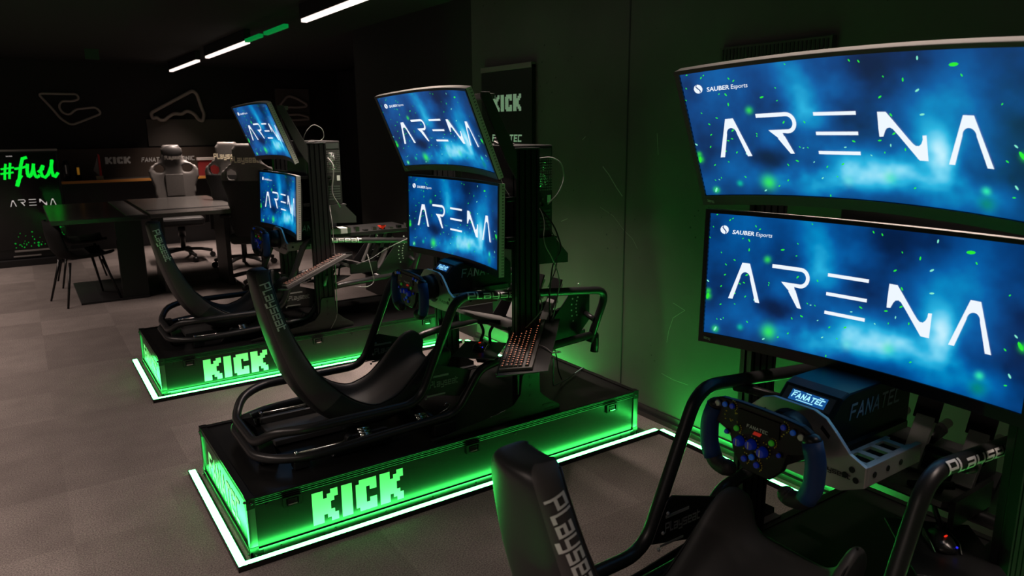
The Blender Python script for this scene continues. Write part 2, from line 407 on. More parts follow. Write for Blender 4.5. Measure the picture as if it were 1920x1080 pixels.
for lx in (.18, 1.05, 1.93):
    for yy, sg in ((0, -1), (W, 1)):
        mb = MB(); x0 = lx - .038; x1 = lx + .038
        ya, yb = sorted((yy - sg * .004, yy + sg * .006))
        for a, b_, c, d in ((x0, x1, .184, .190), (x0, x1, .222, .228), (x0, x0 + .012, .184, .228), (x1 - .012, x1, .184, .228)): mb.box(a, b_, ya, yb, c, d)
        mb.box(lx - .02, lx + .02, *sorted((yy, yy + sg * .003)), .196, .216); mb.box(lx - .018, lx + .018, *sorted((yy, yy + sg * .008)), .192, .197, 1)
        mb.build('latch', [blackalu, chrome], case)
mb = MB()
for i in range(9):
    mb.sphere((.12 + i * .235, -.003, .022), .005); 
for x in (.08, .62, 1.3): mb.cyl((x, 0, .215), (x, .008, .215), .007, n=10)
build_split(mb, 'rivet', blackalu, case)
mb = MB().quads2d(kick(.42, .148), (.262, -.0008 + .006, .058), (1, 0, 0), (0, 0, 1))
mb.v = [(x, .0045, z) for x, y, z in mb.v]
mb.build('kick_lettering', whitem, case)
Q, wd = strokes('FANATEC', .1, .22, .18, .3)
sc_ = .57 / wd
mb = MB().quads2d([[(a * sc_, b) for a, b in q] for q in Q], (.0045, .745, .075), (0, -1, 0), (0, 0, 1)); mb.build('sponsor_lettering', whitem, case)
rigcopy(case, 'N', 'black flight case farthest away, under the back rig, with a KICK logo')
rigcopy(case, 'K', 'black flight case under the nearest rig in the dark right corner')

# ---- LED floor strips
def led_run(name, label, pts, group='green light strips on the floor'):
    pts = [Vector(p) for p in pts]
    r = thing(name, label, 'light strip', pts[0], group, None)
    rail = MB(); em = MB(); hw = .019
    def off(i, s):
        if i == 0: d = (pts[1] - pts[0]).normalized(); nn = Vector((-d.y, d.x, 0)); return pts[0] + nn * s
        if i == len(pts) - 1: d = (pts[-1] - pts[-2]).normalized(); nn = Vector((-d.y, d.x, 0)); return pts[-1] + nn * s
        d1 = (pts[i] - pts[i - 1]).normalized(); d2 = (pts[i + 1] - pts[i]).normalized()
        n1 = Vector((-d1.y, d1.x, 0)); n2 = Vector((-d2.y, d2.x, 0)); bis = (n1 + n2).normalized(); return pts[i] + bis * (s / bis.dot(n1))
    for i in range(len(pts) - 1):
        for mbx, ww, z0, z1 in ((rail, hw, 0, .018), (em, hw - .004, .018, .0225)):
            a, b = off(i, -ww), off(i + 1, -ww); c, d = off(i + 1, ww), off(i, ww)
            mbx.prism([(p.x, p.y, z0) for p in (a, b, c, d)], (0, 0, z1 - z0))
        a, b, c, d = off(i, -hw), off(i + 1, -hw), off(i + 1, -hw + .003), off(i, -hw + .003)
        rail.prism([(p.x, p.y, .018) for p in (a, b, c, d)], (0, 0, .007))
    rail.build('rail', blackalu, r); em.build('diffuser', ledm, r)
o = .048
M0, N0, K0 = RIG['M'], RIG['N'], RIG['K']
led_run('light_strip', 'green glowing light strip around the foot of the middle flight case, meeting the wall strip', [(M0.x - o, M0.y + W + o, 0), (M0.x - o, M0.y - o, 0), (2.815, M0.y - o, 0)])
led_run('light_strip', 'green glowing light strip on the floor along the concrete wall', [(2.833, M0.y - o - .019, 0), (2.833, K0.y + W + .03, 0)])
led_run('light_strip', 'green glowing light strip by the wall between the middle and the farthest flight case', [(2.833, N0.y - o - .03, 0), (2.833, M0.y + W + .03, 0)])
led_run('light_strip', 'green glowing light strip around the foot of the farthest flight case', [(N0.x - o, N0.y + W + o, 0), (N0.x - o, N0.y - o, 0), (2.80, N0.y - o, 0)])
led_run('light_strip', 'green light strip at the foot of the nearest flight case', [(2.75, K0.y - o, 0), (K0.x - o, K0.y - o, 0), (K0.x - o, K0.y + W + o, 0)])

# ---- cockpit: frame, seat, plates
ck = thing('racing_cockpit', 'black tube-frame racing seat cockpit with a white-lettered shell seat, middle rig', 'racing seat', (0.1, YC, H), 'racing seat cockpits')
def mir(pts): return [(x, 2 * YC - y, z) for x, y, z in pts]
near_up = [(1.865, .12, .56), (1.985, .12, .835), (1.045, .12, .927), (.835, .12, .446), (.29, .125, .446), (.175, .20, .43), (.12, .29, .365)]
path = near_up + mir(near_up)[::-1]
MB().tube(path, .021, fillet=.085).build('upper_frame_tube', tube_m, ck)
near_lo = [(1.905, .12, .60), (1.27, .12, .565), (1.17, .12, .545), (1.03, .12, .345), (.30, .13, .315), (.17, .19, .315), (.11, .28, .31)]
path = near_lo + mir(near_lo)[::-1]
MB().tube(path, .021, fillet=.07).build('lower_frame_tube', tube_m, ck)
for y0 in (.12, .8):
    MB().tube([(1.90, y0, .50), (1.905, y0, .56), (1.9, y0, .60)], .0225, .02).build('tube_end', tube_m, ck)
for x, z, nm in ((1.6, .585, 'crossbar'), (.95, .30, 'crossbar')):
    MB().cyl((x, .13, z), (x, .79, z), .022).build(nm, tube_m, ck)
for y0 in (.30, .62):
    MB().prism([(.14, y0 - .03, H), (.21, y0 - .035, H), (.19, y0 - .03, .37), (.125, y0 - .025, .37)], (0, .06, 0)).build('rear_foot', blackm, ck, bevel=.003)
for y0 in (.12, .8):
    MB().box(.9, 1.02, y0 - .02, y0 + .02, H, .32).build('front_foot', blackm, ck, bevel=.003)
    MB().box(.24, .31, y0 + (.02 if y0 < .5 else -.07), y0 + (.07 if y0 < .5 else -.02), H, .30).build('front_foot', blackm, ck, bevel=.003)
# side plates between the tubes
for y0, sg in ((.135, 1), (.777, -1)):
    p = MB().prism([(.905, y0, .60), (.93, y0, .61), (1.13, y0, .545), (1.10, y0, .47), (1.06, y0, .425), (.845, y0, .475)], (0, .008, 0)).build('side_plate', blackm, ck, bevel=.002)
    mb = MB(); f0 = y0 - .0012 if sg > 0 else y0 - .0012
    mb.box(.90, 1.0, f0 - .001, f0, .545, .555); mb.box(.88, .98, f0 - .001, f0, .455, .463)
    for zz in (.45, .50, .56): mb.sphere((.875 + (zz - .45) * .3, f0, zz), .006)
    Q, wd = strokes('Playseat', .028, .2); k = .15 / wd
    mb.quads2d([[(a * k, b) for a, b in q] for q in Q], (.90, f0 - .0012, .50), (1, 0, 0), (0, 0, 1), 0)
    o_ = mb.build('plate_markings', mat('grey_print', (.3, .3, .3), .5), p, org=ORG[ck.name])
# seat rails and clamps
for y0, y1 in ((.154, .147), (.70, .705)):
    MB().cyl((.25, y0, .332), (.98, y1, .332), .006, n=10).cyl((.245, y0, .332), (.262, y0, .332), .012, n=10).build('seat_rail', chrome, ck)
    for x in (.58, .87):
        yy = y0 + (.035 if y0 < .4 else -.035)
        mb = MB(); mb.box(x - .028, x + .028, yy - .03, yy + .012, .318, .33)
        for k in range(3): mb.cyl((x - .028, yy - .024 + k * .016, .335 + k * .008), (x + .028, yy - .024 + k * .016, .335 + k * .008), .009, n=10)
        mb.build('rail_clamp', chrome, ck)
    MB().prism([(.42, y0 + .02, H), (.72, y0 + .02, H), (.69, y0 + .02, .34), (.50, y0 + .02, .34)], (0, .02 if y0 < .4 else -.02, 0)).cyl((.50, y0 + .03, .335), (.50, y0 - .006, .335), .018, n=14).build('seat_bracket', blackm, ck, bevel=.002)
MB().box(.24, .56, .42, .66, H + .004, H + .03).box(.24, .56, .655, .675, H + .03, H + .06).build('slider_plate', mat('slider_grey', (.07, .07, .07), .35, .3), ck, bevel=.003)
MB().tube([(.98, .2, .33), (1.02, .19, .35), (1.03, .18, .37), (1.01, .185, .385), (1.0, .19, .36)], .003, .01, 8).build('release_pin', chrome, ck)

# seat
SEC = [(.283, 1.098, .215, 1.10, .045), (.275, 1.088, .197, 1.09, .064), (.274, 1.05, .200, 1.05, .080), (.298, .925, .224, .91, .102), (.335, .81, .250, .79, .116),
       (.395, .675, .297, .635, .135), (.445, .595, .345, .52, .15), (.54, .495, .42, .41, .165), (.61, .445, .515, .34, .175), (.69, .41, .62, .305, .182),
       (.80, .44, .75, .30, .187), (.90, .535, .86, .34, .19), (.985, .635, .95, .40, .19), (1.055, .668, 1.03, .455, .185), (1.12, .60, 1.10, .505, .17)]
def seat_mesh():
    mb = MB(); V = []; K = None
    for i, (rx, rz, bx, bz, wd) in enumerate(SEC):
        R_ = Vector((rx, 0, rz)); B = Vector((bx, 0, bz)); D = (R_ - B)
        a = Vector(SEC[max(i - 1, 0)][2:4]); b = Vector(SEC[min(i + 1, len(SEC) - 1)][2:4]); T = (b - a).normalized(); Nn = Vector((-T.y, 0, T.x))
        if Nn.dot(D) < 0: Nn = -Nn
        if i < 2: Nn = D.normalized()
        dep = max(0, D.dot(Nn)); th = max(.03, dep * (.97, .95, .92, .62, .5, .4, .3)[min(i, 6)])
        y = lambda f: f * wd
        def P(p, yy): return Vector((p.x, YC + yy, p.z))
        half_out = [P(R_, -y(1)), P(R_.lerp(B, .5), -y(1.02)), P(B + Nn * .01, -y(.93)), P(B - Nn * .004, -y(.5))]
        out = half_out + [P(B - Nn * .008, 0)] + [Vector((p.x, 2 * YC - p.y, p.z)) for p in half_out[::-1]]
        di = min(.032, D.length * .3); Ri = R_ - D.normalized() * .002
        half_in = [P(Ri, -y(1) + min(.034, y(.3))), P(R_.lerp(B, .5 if i > 2 else .12), -y(1) + min(.05, y(.45))), P(B + Nn * min(th + .012, max(th, dep * .98)), -y(.45)), P(B + Nn * th, -y(.3))]
        inn = half_in + [P(B + Nn * th, 0)] + [Vector((p.x, 2 * YC - p.y, p.z)) for p in half_in[::-1]]
        ring = out + inn[::-1]; K = len(ring); V += ring
    n = len(SEC); fs = []; ms = []
    mbm = MB()
    for i in range(n - 1):
        for j in range(K):
            f = (i * K + j, i * K + (j + 1) % K, (i + 1) * K + (j + 1) % K, (i + 1) * K + j)
            mbm.f.append(list(f)); mbm.m.append(1 if j >= 8 or (i < 7 and j in (0, 1, 6, 7)) else 0); mbm.sm.append(True)
    for i0 in (0, (n - 1) * K):
        for j in range(8):
            mbm.f.append([i0 + j, i0 + j + 1, i0 + K - 2 - j, i0 + K - 1 - j]); mbm.m.append(0); mbm.sm.append(True)
    mbm.v = [tuple(v) for v in V]
    return mbm
seat = seat_mesh().build('seat', [seatm, fabricm], ck, sub=2)
bpy.context.view_layer.update()
def bvh_of(ob):
    dg = bpy.context.evaluated_depsgraph_get(); dg.update(); e = ob.evaluated_get(dg); me = e.to_mesh(); ng = ORG[ck.name]
    b = BVHTree.FromPolygons([tuple(v.co + ng) for v in me.vertices], [tuple(p.vertices) for p in me.polygons]); e.to_mesh_clear(); return b
bv = bvh_of(seat)
Q, wd = strokes('Playseat', 1.0, .2)
mb = MB()
Lt = .215; p0 = Vector((.224, 0, 1.04)); dirv = Vector((.052, 0, -.205)).normalized(); upv = Vector((-dirv.z, 0, dirv.x))
k = Lt / wd
for q in Q:
    # subdivide each stroke so it follows the shell
    A_, B_, C_, D_ = [Vector(c) for c in q]; ns_ = 4
    def surf(u_, v_):
        a, b = (A_.lerp(D_, u_)).lerp(B_.lerp(C_, u_), v_)
        P = p0 + dirv * a * k + upv * (b * .037)
        hit = bv.ray_cast(Vector((P.x, -.5, P.z)), Vector((0, 1, 0)))
        return (hit[0] + Vector((0, -.0025, 0))) if hit[0] else None
    for iu in range(ns_):
        pts = [surf(iu / ns_, 0), surf(iu / ns_, 1), surf((iu + 1) / ns_, 1), surf((iu + 1) / ns_, 0)]
        if all(p is not None for p in pts): mb.face(pts)
mb.build('seat_lettering', whitem, seat, org=ORG[ck.name])
# piping along both rims
for sg in (-1, 1):
    pts = []
    for (rx, rz, bx, bz, wd_) in SEC[1:-1]:
        P = Vector((rx, YC + sg * (wd_ - .006), rz)); Bc = Vector((bx, P.y, bz)); hit = bv.find_nearest(P)
        pts.append(hit[0])
    MB().tube(pts, .0035, .04, 8).build('seat_piping', plasticm, seat, org=ORG[ck.name])
# wheel deck arms, lettering on tube
mb = MB()
Q, wd = strokes('Playseat', 1.0, .2); k = .36 / wd
xx0 = 1.10; ztube = lambda x: .927 + (x - 1.045) * (.835 - .927) / (1.985 - 1.045)
def on_tube(a, b):
    x = xx0 + a * k; ang = (b - .35) * 1.5; z = ztube(x)
    return (x, .12 - math.cos(ang) * .0224, z + math.sin(ang) * .0224)
for q in Q:
    A_, B_, C_, D_ = [Vector(c) for c in q]; n_ = 5
    for iu in range(n_):
        for iv in range(n_):
            cell = []
            for u_, v_ in ((iu, iv), (iu, iv + 1), (iu + 1, iv + 1), (iu + 1, iv)):
                p = (A_.lerp(D_, u_ / n_)).lerp(B_.lerp(C_, u_ / n_), v_ / n_); cell.append(on_tube(p.x, p.y))
            mb.face(cell)
mb.build('tube_lettering', whitem, ck)
# pedal deck + pedals
for y0 in (.20, .715):
    p = MB().prism([(1.80, y0, .84), (1.93, y0, .80), (1.93, y0, .66), (1.85, y0, .58), (1.66, y0, .56), (1.60, y0, .60)], (0, .006, 0)).build('pedal_side_plate', blackm, ck, bevel=.001)
    mb = MB()
    for rr, aa in ((.16, (2.2, 3.6)), (.12, (2.3, 3.5))):
        for i in range(8):
            t_ = aa[0] + (aa[1] - aa[0]) * i / 7
            x, z = 1.93 + rr * math.cos(t_) * .8, .74 + rr * math.sin(t_)
            mb.cyl((x, y0 - .0012, z), (x, y0 + .0072, z), .005, n=8)
    build_split(mb, 'plate_hole', mat('hole_shine', (.6, .65, .6), .4), p, org=ORG[ck.name])
    MB().cyl((1.90, y0, .70), (1.90, y0 + (-.08 if y0 < .4 else .08), .68), .015).build('plate_joint', tube_m, ck)
MB().prism([(1.36, .22, .69), (1.66, .22, .60), (1.665, .22, .615), (1.365, .22, .705)], (0, .48, 0)).build('heel_plate', mat('worn_heel_plate', (.16, .155, .15), .4, .2, noise=.2), ck)
build_split(MB().box(1.40, 1.62, .20, .215, .62, .70).box(1.40, 1.62, .705, .72, .62, .70), 'heel_rail', tube_m, ck)
for i, y0 in enumerate((.30, .46, .60)):
    pd = MB().prism([(1.66, y0 - .03, .63), (1.675, y0 - .03, .62), (1.80, y0 - .03, .86), (1.785, y0 - .03, .87)], (0, .06, 0)).build('pedal', silver, ck, bevel=.002)
    MB().prism([(1.735, y0 - .04, .77), (1.74, y0 - .04, .768), (1.79, y0 - .04, .89), (1.78, y0 - .04, .895)], (0, .08, 0)).build('pedal_face', blackalu, pd, org=ORG[ck.name], bevel=.003)
    MB().cyl((1.70, y0, .68), (1.90, y0, .72), .016).cyl((1.75, y0, .69), (1.85, y0, .71), .024, n=12, m=1).build('pedal_spring', [chrome, blackalu], pd, org=ORG[ck.name])
MB().box(1.66, 1.92, .22, .70, .575, .60).box(1.78, 1.9, .3, .62, .6, .66).build('pedal_base', blackm, ck, bevel=.003)
Q, wd = font_polys('H', .1, .02)
# wheel deck (silver side-to-side plate and its arms)
deck_z = .86
hp = [(.25, .835), (.25, .888), (.295, .908), (.335, .95), (.365, .978), (.40, .99), (.52, .99), (.555, .978), (.585, .95), (.625, .908), (.67, .888), (.67, .835), (.61, .805), (.55, .80), (.37, .80), (.31, .805)]
def ringplate(outer, c, r, x, th, n=28):
    # plate with a round hole: pair outer points with hole by angle
    mbx = MB(); hole = [(c[0] + r * math.cos(2 * PI * i / n), c[1] + r * math.sin(2 * PI * i / n)) for i in range(n)]
    def outer_at(a):
        d = (math.cos(a), math.sin(a)); best = None
        for (p, q) in zip(outer, outer[1:] + outer[:1]):
            ex, ey = q[0] - p[0], q[1] - p[1]; den = d[0] * ey - d[1] * ex
            if abs(den) < 1e-9: continue
            t_ = ((p[0] - c[0]) * ey - (p[1] - c[1]) * ex) / den; u_ = ((p[0] - c[0]) * d[1] - (p[1] - c[1]) * d[0]) / den
            if t_ > 0 and -1e-6 <= u_ <= 1 + 1e-6 and (best is None or t_ > best): best = t_
        return (c[0] + d[0] * best, c[1] + d[1] * best)
    angs = sorted(set([round(2 * PI * i / n, 5) for i in range(n)] + [round(math.atan2(p[1] - c[1], p[0] - c[0]) % (2 * PI), 5) for p in outer]))
    O = [outer_at(a) for a in angs]; Hh = [(c[0] + r * math.cos(a), c[1] + r * math.sin(a)) for a in angs]; k = len(angs)
    V = [(x, a, b) for a, b in O] + [(x, a, b) for a, b in Hh] + [(x + th, a, b) for a, b in O] + [(x + th, a, b) for a, b in Hh]
    fs = []
    for i in range(k):
        j = (i + 1) % k
        fs += [(i, j, k + j, k + i), (2 * k + i, 3 * k + i, 3 * k + j, 2 * k + j), (i, 2 * k + i, 2 * k + j, j), (k + i, k + j, 3 * k + j, 3 * k + i)]
    return mbx.add(V, fs)
dk = ringplate(hp, (.46, .90), .072, 1.10, .012).build('wheel_deck_plate', silver, ck, bevel=.0015)
mb = MB()
for y0, z0 in ((.285, .872), (.273, .848), (.302, .852), (.635, .872), (.647, .848), (.618, .852)): mb.cyl((1.0985, y0, z0), (1.101, y0, z0), .008, n=12)
for y0, z0, s in ((.365, .94, 1), (.555, .94, -1)): mb.prism([(1.0985, y0 - .012, z0 - .012 * s), (1.0985, y0 + .012, z0 + .008 * s), (1.0985, y0 + .008, z0 + .018 * s), (1.0985, y0 - .016, z0 - .002 * s)], (.003, 0, 0))
mq = MB(); Q, wd = strokes('Playseat', .012, .2); mq.quads2d(Q, (1.0988, .385, .845), (0, -1, 0), (0, 0, 1)); mq.build('deck_lettering', plasticm, dk, org=ORG[ck.name])
build_split(mb, 'plate_hole', plasticm, dk, org=ORG[ck.name])
for y0 in (.25, .655):
    sp = MB().box(1.112, 1.36, y0, y0 + .015, .835, .888).build('deck_bracket', silver, ck, bevel=.002)
    mb = MB()
    for x in (1.14, 1.20, 1.26): mb.cyl((x, y0 - .002, .862), (x, y0 + .017, .862), .008, n=10)
    build_split(mb, 'bracket_hole', plasticm, sp, org=ORG[ck.name])
    mb = MB(); ya, yb = sorted((y0 + .0075, y0 + (.08 if y0 < .4 else -.08)))
    for i in range(4): mb.box(1.115 + i * .06, 1.135 + i * .06, ya, yb, .878, .886)
    mb.box(1.115, 1.33, ya, ya + .012, .878, .886); mb.box(1.115, 1.33, yb - .012, yb, .878, .886); mb.build('deck_grid', silver, ck)
    MB().tube([(1.40, y0, .86), (1.36, .12 if y0 < .4 else .80, .87), (1.30, .12 if y0 < .4 else .80, .89)], .015, .03).build('deck_arm', tube_m, ck)
# mouse tray fixed on the frame
tc_ = Vector((1.245, .243, .6)); u1 = Vector((.717, .697, 0)); u2 = Vector((-.697, .717, 0)) * -1
mt = MB().prism([tc_ - u1 * .14 - u2 * .11, tc_ + u1 * .14 - u2 * .11, tc_ + u1 * .14 + u2 * .11, tc_ - u1 * .14 + u2 * .11], (0, 0, -.006)).build('mouse_tray', plasticm, ck, bevel=.002)
mb = MB()
for k in (-.03, .03): mb.tube([tc_ + u1 * (.10) + u2 * k + Vector((0, 0, -.006)), tc_ + u1 * .15 + u2 * k * .5 + Vector((0, 0, .05)), tc_ + u1 * .17 + u2 * k * 1.4 + Vector((0, 0, .10))], .008, .02, 8)
mb.tube([tc_ + u1 * .16 - u2 * .05 + Vector((0, 0, .1)), tc_ + u1 * .17 + u2 * .07 + Vector((0, 0, .1))], .012, .01, 8)
mb.prism([tc_ + u1 * -.10 + Vector((0, 0, -.006)), tc_ + u1 * .02 + Vector((0, 0, -.006)), tc_ + u1 * .0 + Vector((0, 0, -.05)), tc_ + u1 * -.06 + Vector((0, 0, -.05))], u2 * .05)
mb.build('tray_arm', blackm, ck)

def find(root, nm): return [c for c in root.children if c.name.split('.')[0] == nm]
ckN = rigcopy(ck, 'N', 'black tube-frame racing seat cockpit farthest away beside the tables')
ckK = rigcopy(ck, 'K', 'black racing seat cockpit nearest the camera, cut off by the lower edge')
for root, dx, dp in ((ckN, -.12, -.15), (ckK, -.09, -.08)):
    for c in root.children:
        b = c.name.split('.')[0]
        if b == 'seat': c.location.x += dx
        if b == 'seat' and root is ckK: c.rotation_euler.y = -.035; c.location.z -= .022; c.location.x += .03; c.scale = (1.07, 1.16, 1)
        if b in ('mouse_tray', 'tray_arm') and root is ckK: c.location.x += .08; c.location.y -= .06
        if b in ('wheel_deck_plate', 'deck_bracket', 'deck_grid', 'deck_arm'): c.location.x += dp

# ---- monitor stand
st = thing('monitor_stand', 'black twin-post screen stand of slotted profile behind the middle screens', 'screen stand', (1.40, YC, H), 'twin-post screen stands')
def profile(y0, y1, x0, x1, z0, z1):
    pts = []; n = 4; wd_ = (x1 - x0) / n; g = .010; dp = .007
    top = []
    for i in range(n):
        c = x0 + (i + .5) * wd_
        top += [(c - g / 2, 0), (c - g / 2, dp), (c + g / 2, dp), (c + g / 2, 0)]
    pts = [(x0, y0)] + [(x, y0 + d) for x, d in top] + [(x1, y0)] + [(x1, (y0 + y1) / 2 - .005), (x1 - dp, (y0 + y1) / 2 - .005), (x1 - dp, (y0 + y1) / 2 + .005), (x1, (y0 + y1) / 2 + .005)] + [(x1, y1)] + [(x, y1 - d) for x, d in top[::-1]] + [(x0, y1)] + [(x0, (y0 + y1) / 2 + .005), (x0 + dp, (y0 + y1) / 2 + .005), (x0 + dp, (y0 + y1) / 2 - .005), (x0, (y0 + y1) / 2 - .005)]
    return MB().prism([(x, y, z0) for x, y in pts], (0, 0, z1 - z0))
for y0, y1 in ((.045, .09), (.855, .90)):
    p = profile(y0, y1, 1.34, 1.475, H + .001, 1.60).build('post', profm, st)
    MB().box(1.338, 1.477, y0 - .002, y1 + .002, 1.60, 1.606).build('post_cap', plasticm, p, org=ORG[st.name], bevel=.002)
    yy = y0 - .008 if y0 < .4 else y1 + .001
    fp = MB().prism([(.86, yy, H + .001), (1.60, yy, H + .001), (1.60, yy, .292), (1.53, yy, .335), (1.475, yy, .385), (1.462, yy, .50), (1.45, yy, .505), (1.375, yy, .505), (1.365, yy, .49), (1.352, yy, .40), (1.31, yy, .35), (1.22, yy, .325), (.86, yy, .280)], (0, .007, 0)).build('foot_plate', mat('foot_plate_black', (.006, .006, .006), .5), st, bevel=.002)
    mb = MB(); s = yy - .002 if y0 < .4 else yy + .007
    for zz in (.475, .43, .38): mb.cyl((1.415, s, zz), (1.415, s + .003, zz), .009, n=12)
    for x, z in ((1.52, .31), (1.53, .285), (1.27, .315), (1.25, .29)): mb.box(x - .03, x + .03, s, s + .0025, z - .004, z + .004)
    build_split(mb, 'bolt', blackalu, fp, org=ORG[st.name])
    MB().box(.86, 1.60, yy - (.0 if y0 < .4 else .03), yy + (.037 if y0 < .4 else .007), H + .001, H + .008).build('foot_flange', blackm, st)
    ya = y0 - .001
    MB().prism([(1.155, ya, 1.855), (1.20, ya, 1.855), (1.315, ya, 1.64), (1.345, ya, 1.585), (1.345, ya, 1.46), (1.28, ya, 1.56), (1.185, ya, 1.77), (1.155, ya, 1.835)], (0, .012, 0)).build('upper_arm', mat('arm_black', (.035, .034, .033), .5), st, bevel=.002)
    for z in (1.37, 1.18): MB().box(1.29, 1.345, y0 + .006, y1 - .014, z - .01, z + .01).build('lower_arm', blackalu, st, bevel=.002)
MB().box(1.195, 1.235, .055, .89, 1.825, 1.85).build('crossbar', mat('bar_light', (.2, .19, .18), .35, .6), st, bevel=.003)
for z in (1.37, 1.14): MB().box(1.345, 1.37, .09, .855, z - .02, z + .02).build('crossbar', blackalu, st, bevel=.003)
MB().box(1.27, 1.285, .40, .56, 1.60, 1.84).build('mounting_bracket', blackm, st)
MB().box(1.325, 1.345, .38, .56, 1.12, 1.39).build('mounting_bracket', blackm, st)
# shelf and gusset for the computer
MB().box(1.34, 1.62, .093, .62, 1.155, 1.165).prism([(1.477, .093, 1.165), (1.60, .093, 1.165), (1.69, .093, 1.07), (1.69, .093, 1.025), (1.477, .093, 1.035)], (0, .006, 0)).prism([(1.477, .614, 1.165), (1.60, .614, 1.165), (1.69, .614, 1.07), (1.69, .614, 1.025), (1.477, .614, 1.035)], (0, .006, 0)).box(1.66, 1.69, .093, .62, 1.025, 1.031).build('computer_shelf', mat('shelf_black', (.035, .035, .035), .4), st)
# keyboard tray
kc = Vector((1.324, -.03, .686)); Rk = Matrix.Rotation(-.798, 3, 'Z') @ Matrix.Rotation(-.129, 3, 'Y') @ Matrix.Rotation(.223, 3, 'X')
def kp(a, b, c=0): return kc + Rk @ Vector((a, b, c))
MB().prism([kp(-.085, -.27, -.012), kp(.15, -.25, -.012), kp(.15, .255, -.012), kp(-.085, .255, -.012)], Rk @ Vector((0, 0, -.005))).tube([kp(-.087, -.26, -.008), kp(-.087, .25, -.008)], .004, .01, 6).build('keyboard_tray', mat('tray_speckled', (.016, .016, .016), .5, noise=.5, nscale=300), st)
MB().tube([kp(.05, .05, -.018), (1.40, .04, .60), (1.41, .05, .60)], .012, .02, 8).build('tray_arm', blackm, st)
OFF_ST = {'N': (-.265, 0, 0), 'K': (.02, 0, 0)}
stN = rigcopy(st, 'N', 'black twin-post screen stand of slotted profile on the farthest flight case', OFF_ST['N'])
bN = Vector((.923, 0, .383)).normalized(); nN = Vector((-.366 - .045, .295 - .14, .883 + .03)); nN = (nN - bN * nN.dot(bN)).normalized(); aN = bN.cross(nN)
DN = Matrix((aN, bN, nN)).transposed() @ Rk.transposed(); kcN = Vector((1.042, -.03, .733))
for c in stN.children:
    if c.name.split('.')[0] == 'keyboard_tray':
        c.rotation_euler = DN.to_euler(); c.location = kcN + DN @ (ORG[st.name] - kc) - (ORG[st.name] + Vector(OFF_ST['N']))
stK = rigcopy(st, 'K', 'black twin-post screen stand behind the large nearest screens', OFF_ST['K'])
for c in stK.children:
    if c.name.split('.')[0] in ('keyboard_tray', 'tray_arm'): bpy.data.objects.remove(c)

# ---- keyboard
kb = thing('keyboard', 'black mechanical keyboard with orange-red lit keys on the middle rig tray', 'keyboard', tuple(kp(0, 0, -.012)), 'keyboards on swivel trays')
MB().prism([kp(-.078, -.235, -.011), kp(.078, -.235, -.011), kp(.078, .235, -.011), kp(-.078, .235, -.011)], Rk @ Vector((0, 0, .014))).build('body', mat('keyboard_plate', (.16, .15, .14), .4, .2), kb, bevel=.002)
keym = mat('key_cap', (.07, .062, .06), .5); glowm = mat('key_glow', (.2, .05, .02), .5, emit=(1, .3, .14), ek=.8)
kcount = 0
rows = [(-.065, 1.0), (-.0435, 1.0), (-.022, 1.0), (-.0005, 1.0), (.021, 1.0), (.052, 1.0)]
legend = MB()
for ri, (ra, _) in enumerate(rows):
    n = 22
    b = -.225; i = 0
    while b < .222 and i < n:
        if ri == 0 and i == 3: wk = .12
        elif ri in (1, 2) and i in (0, 12): wk = .034
        else: wk = .0207
        if i in (14, 17): b += .006
        if b + wk > .232: break
        if not (ri in (1, 2) and 14 <= i <= 15 and False):
            kmb = MB(); a0, a1 = ra - .0098, ra + .0098; t0 = .0025
            lo = [kp(a0, b, .003), kp(a1, b, .003), kp(a1, b + wk - .002, .003), kp(a0, b + wk - .002, .003)]
            hi = [kp(a0 + t0, b + t0, .011), kp(a1 - t0, b + t0, .011), kp(a1 - t0, b + wk - .002 - t0, .011), kp(a0 + t0, b + wk - .002 - t0, .011)]
            kmb.add(lo + hi, [(0, 1, 2, 3), (4, 5, 6, 7), (0, 1, 5, 4), (1, 2, 6, 5), (2, 3, 7, 6), (3, 0, 4, 7)])
            mid = b + wk / 2 - .001
            kmb.face([kp(ra + .000, mid - .003, .0114), kp(ra + .0045, mid - .003, .0114), kp(ra + .0045, mid + .003, .0114), kp(ra + .000, mid + .003, .0114)], 1)
            if kcount < 98: kmb.build('key', [keym, glowm], kb); kcount += 1
            else: legend.v += []; 
            if kcount >= 98:
                off_ = len(legend.v); legend.v += kmb.v; legend.f += [[j + off_ for j in f] for f in kmb.f]; legend.m += kmb.m; legend.sm += kmb.sm
        b += wk; i += 1
lg = legend.build('key', [keym, glowm], kb); lg['kind'] = 'stuff'
cb = MB().tube([kp(.078, -.02, -.005), kp(.12, -.06, .0), kp(.15, -.10, -.01), kp(.19, -.06, -.03), (1.52, .06, .60), (1.50, .1, .55)], .003, .03, 8)
cb.build('keyboard_cable', cabw, kb)
kN = rigcopy(kb, 'N', 'black keyboard with red lit keys on the farthest rig tray, seen edge-on', OFF_ST['N'])
kN.rotation_euler = DN.to_euler(); kN.location = RIG['N'] + kcN + DN @ (kp(0, 0, -.012) - kc)
for c in kN.children:
    if c.name.startswith('keyboard_cable'): bpy.data.objects.remove(c)
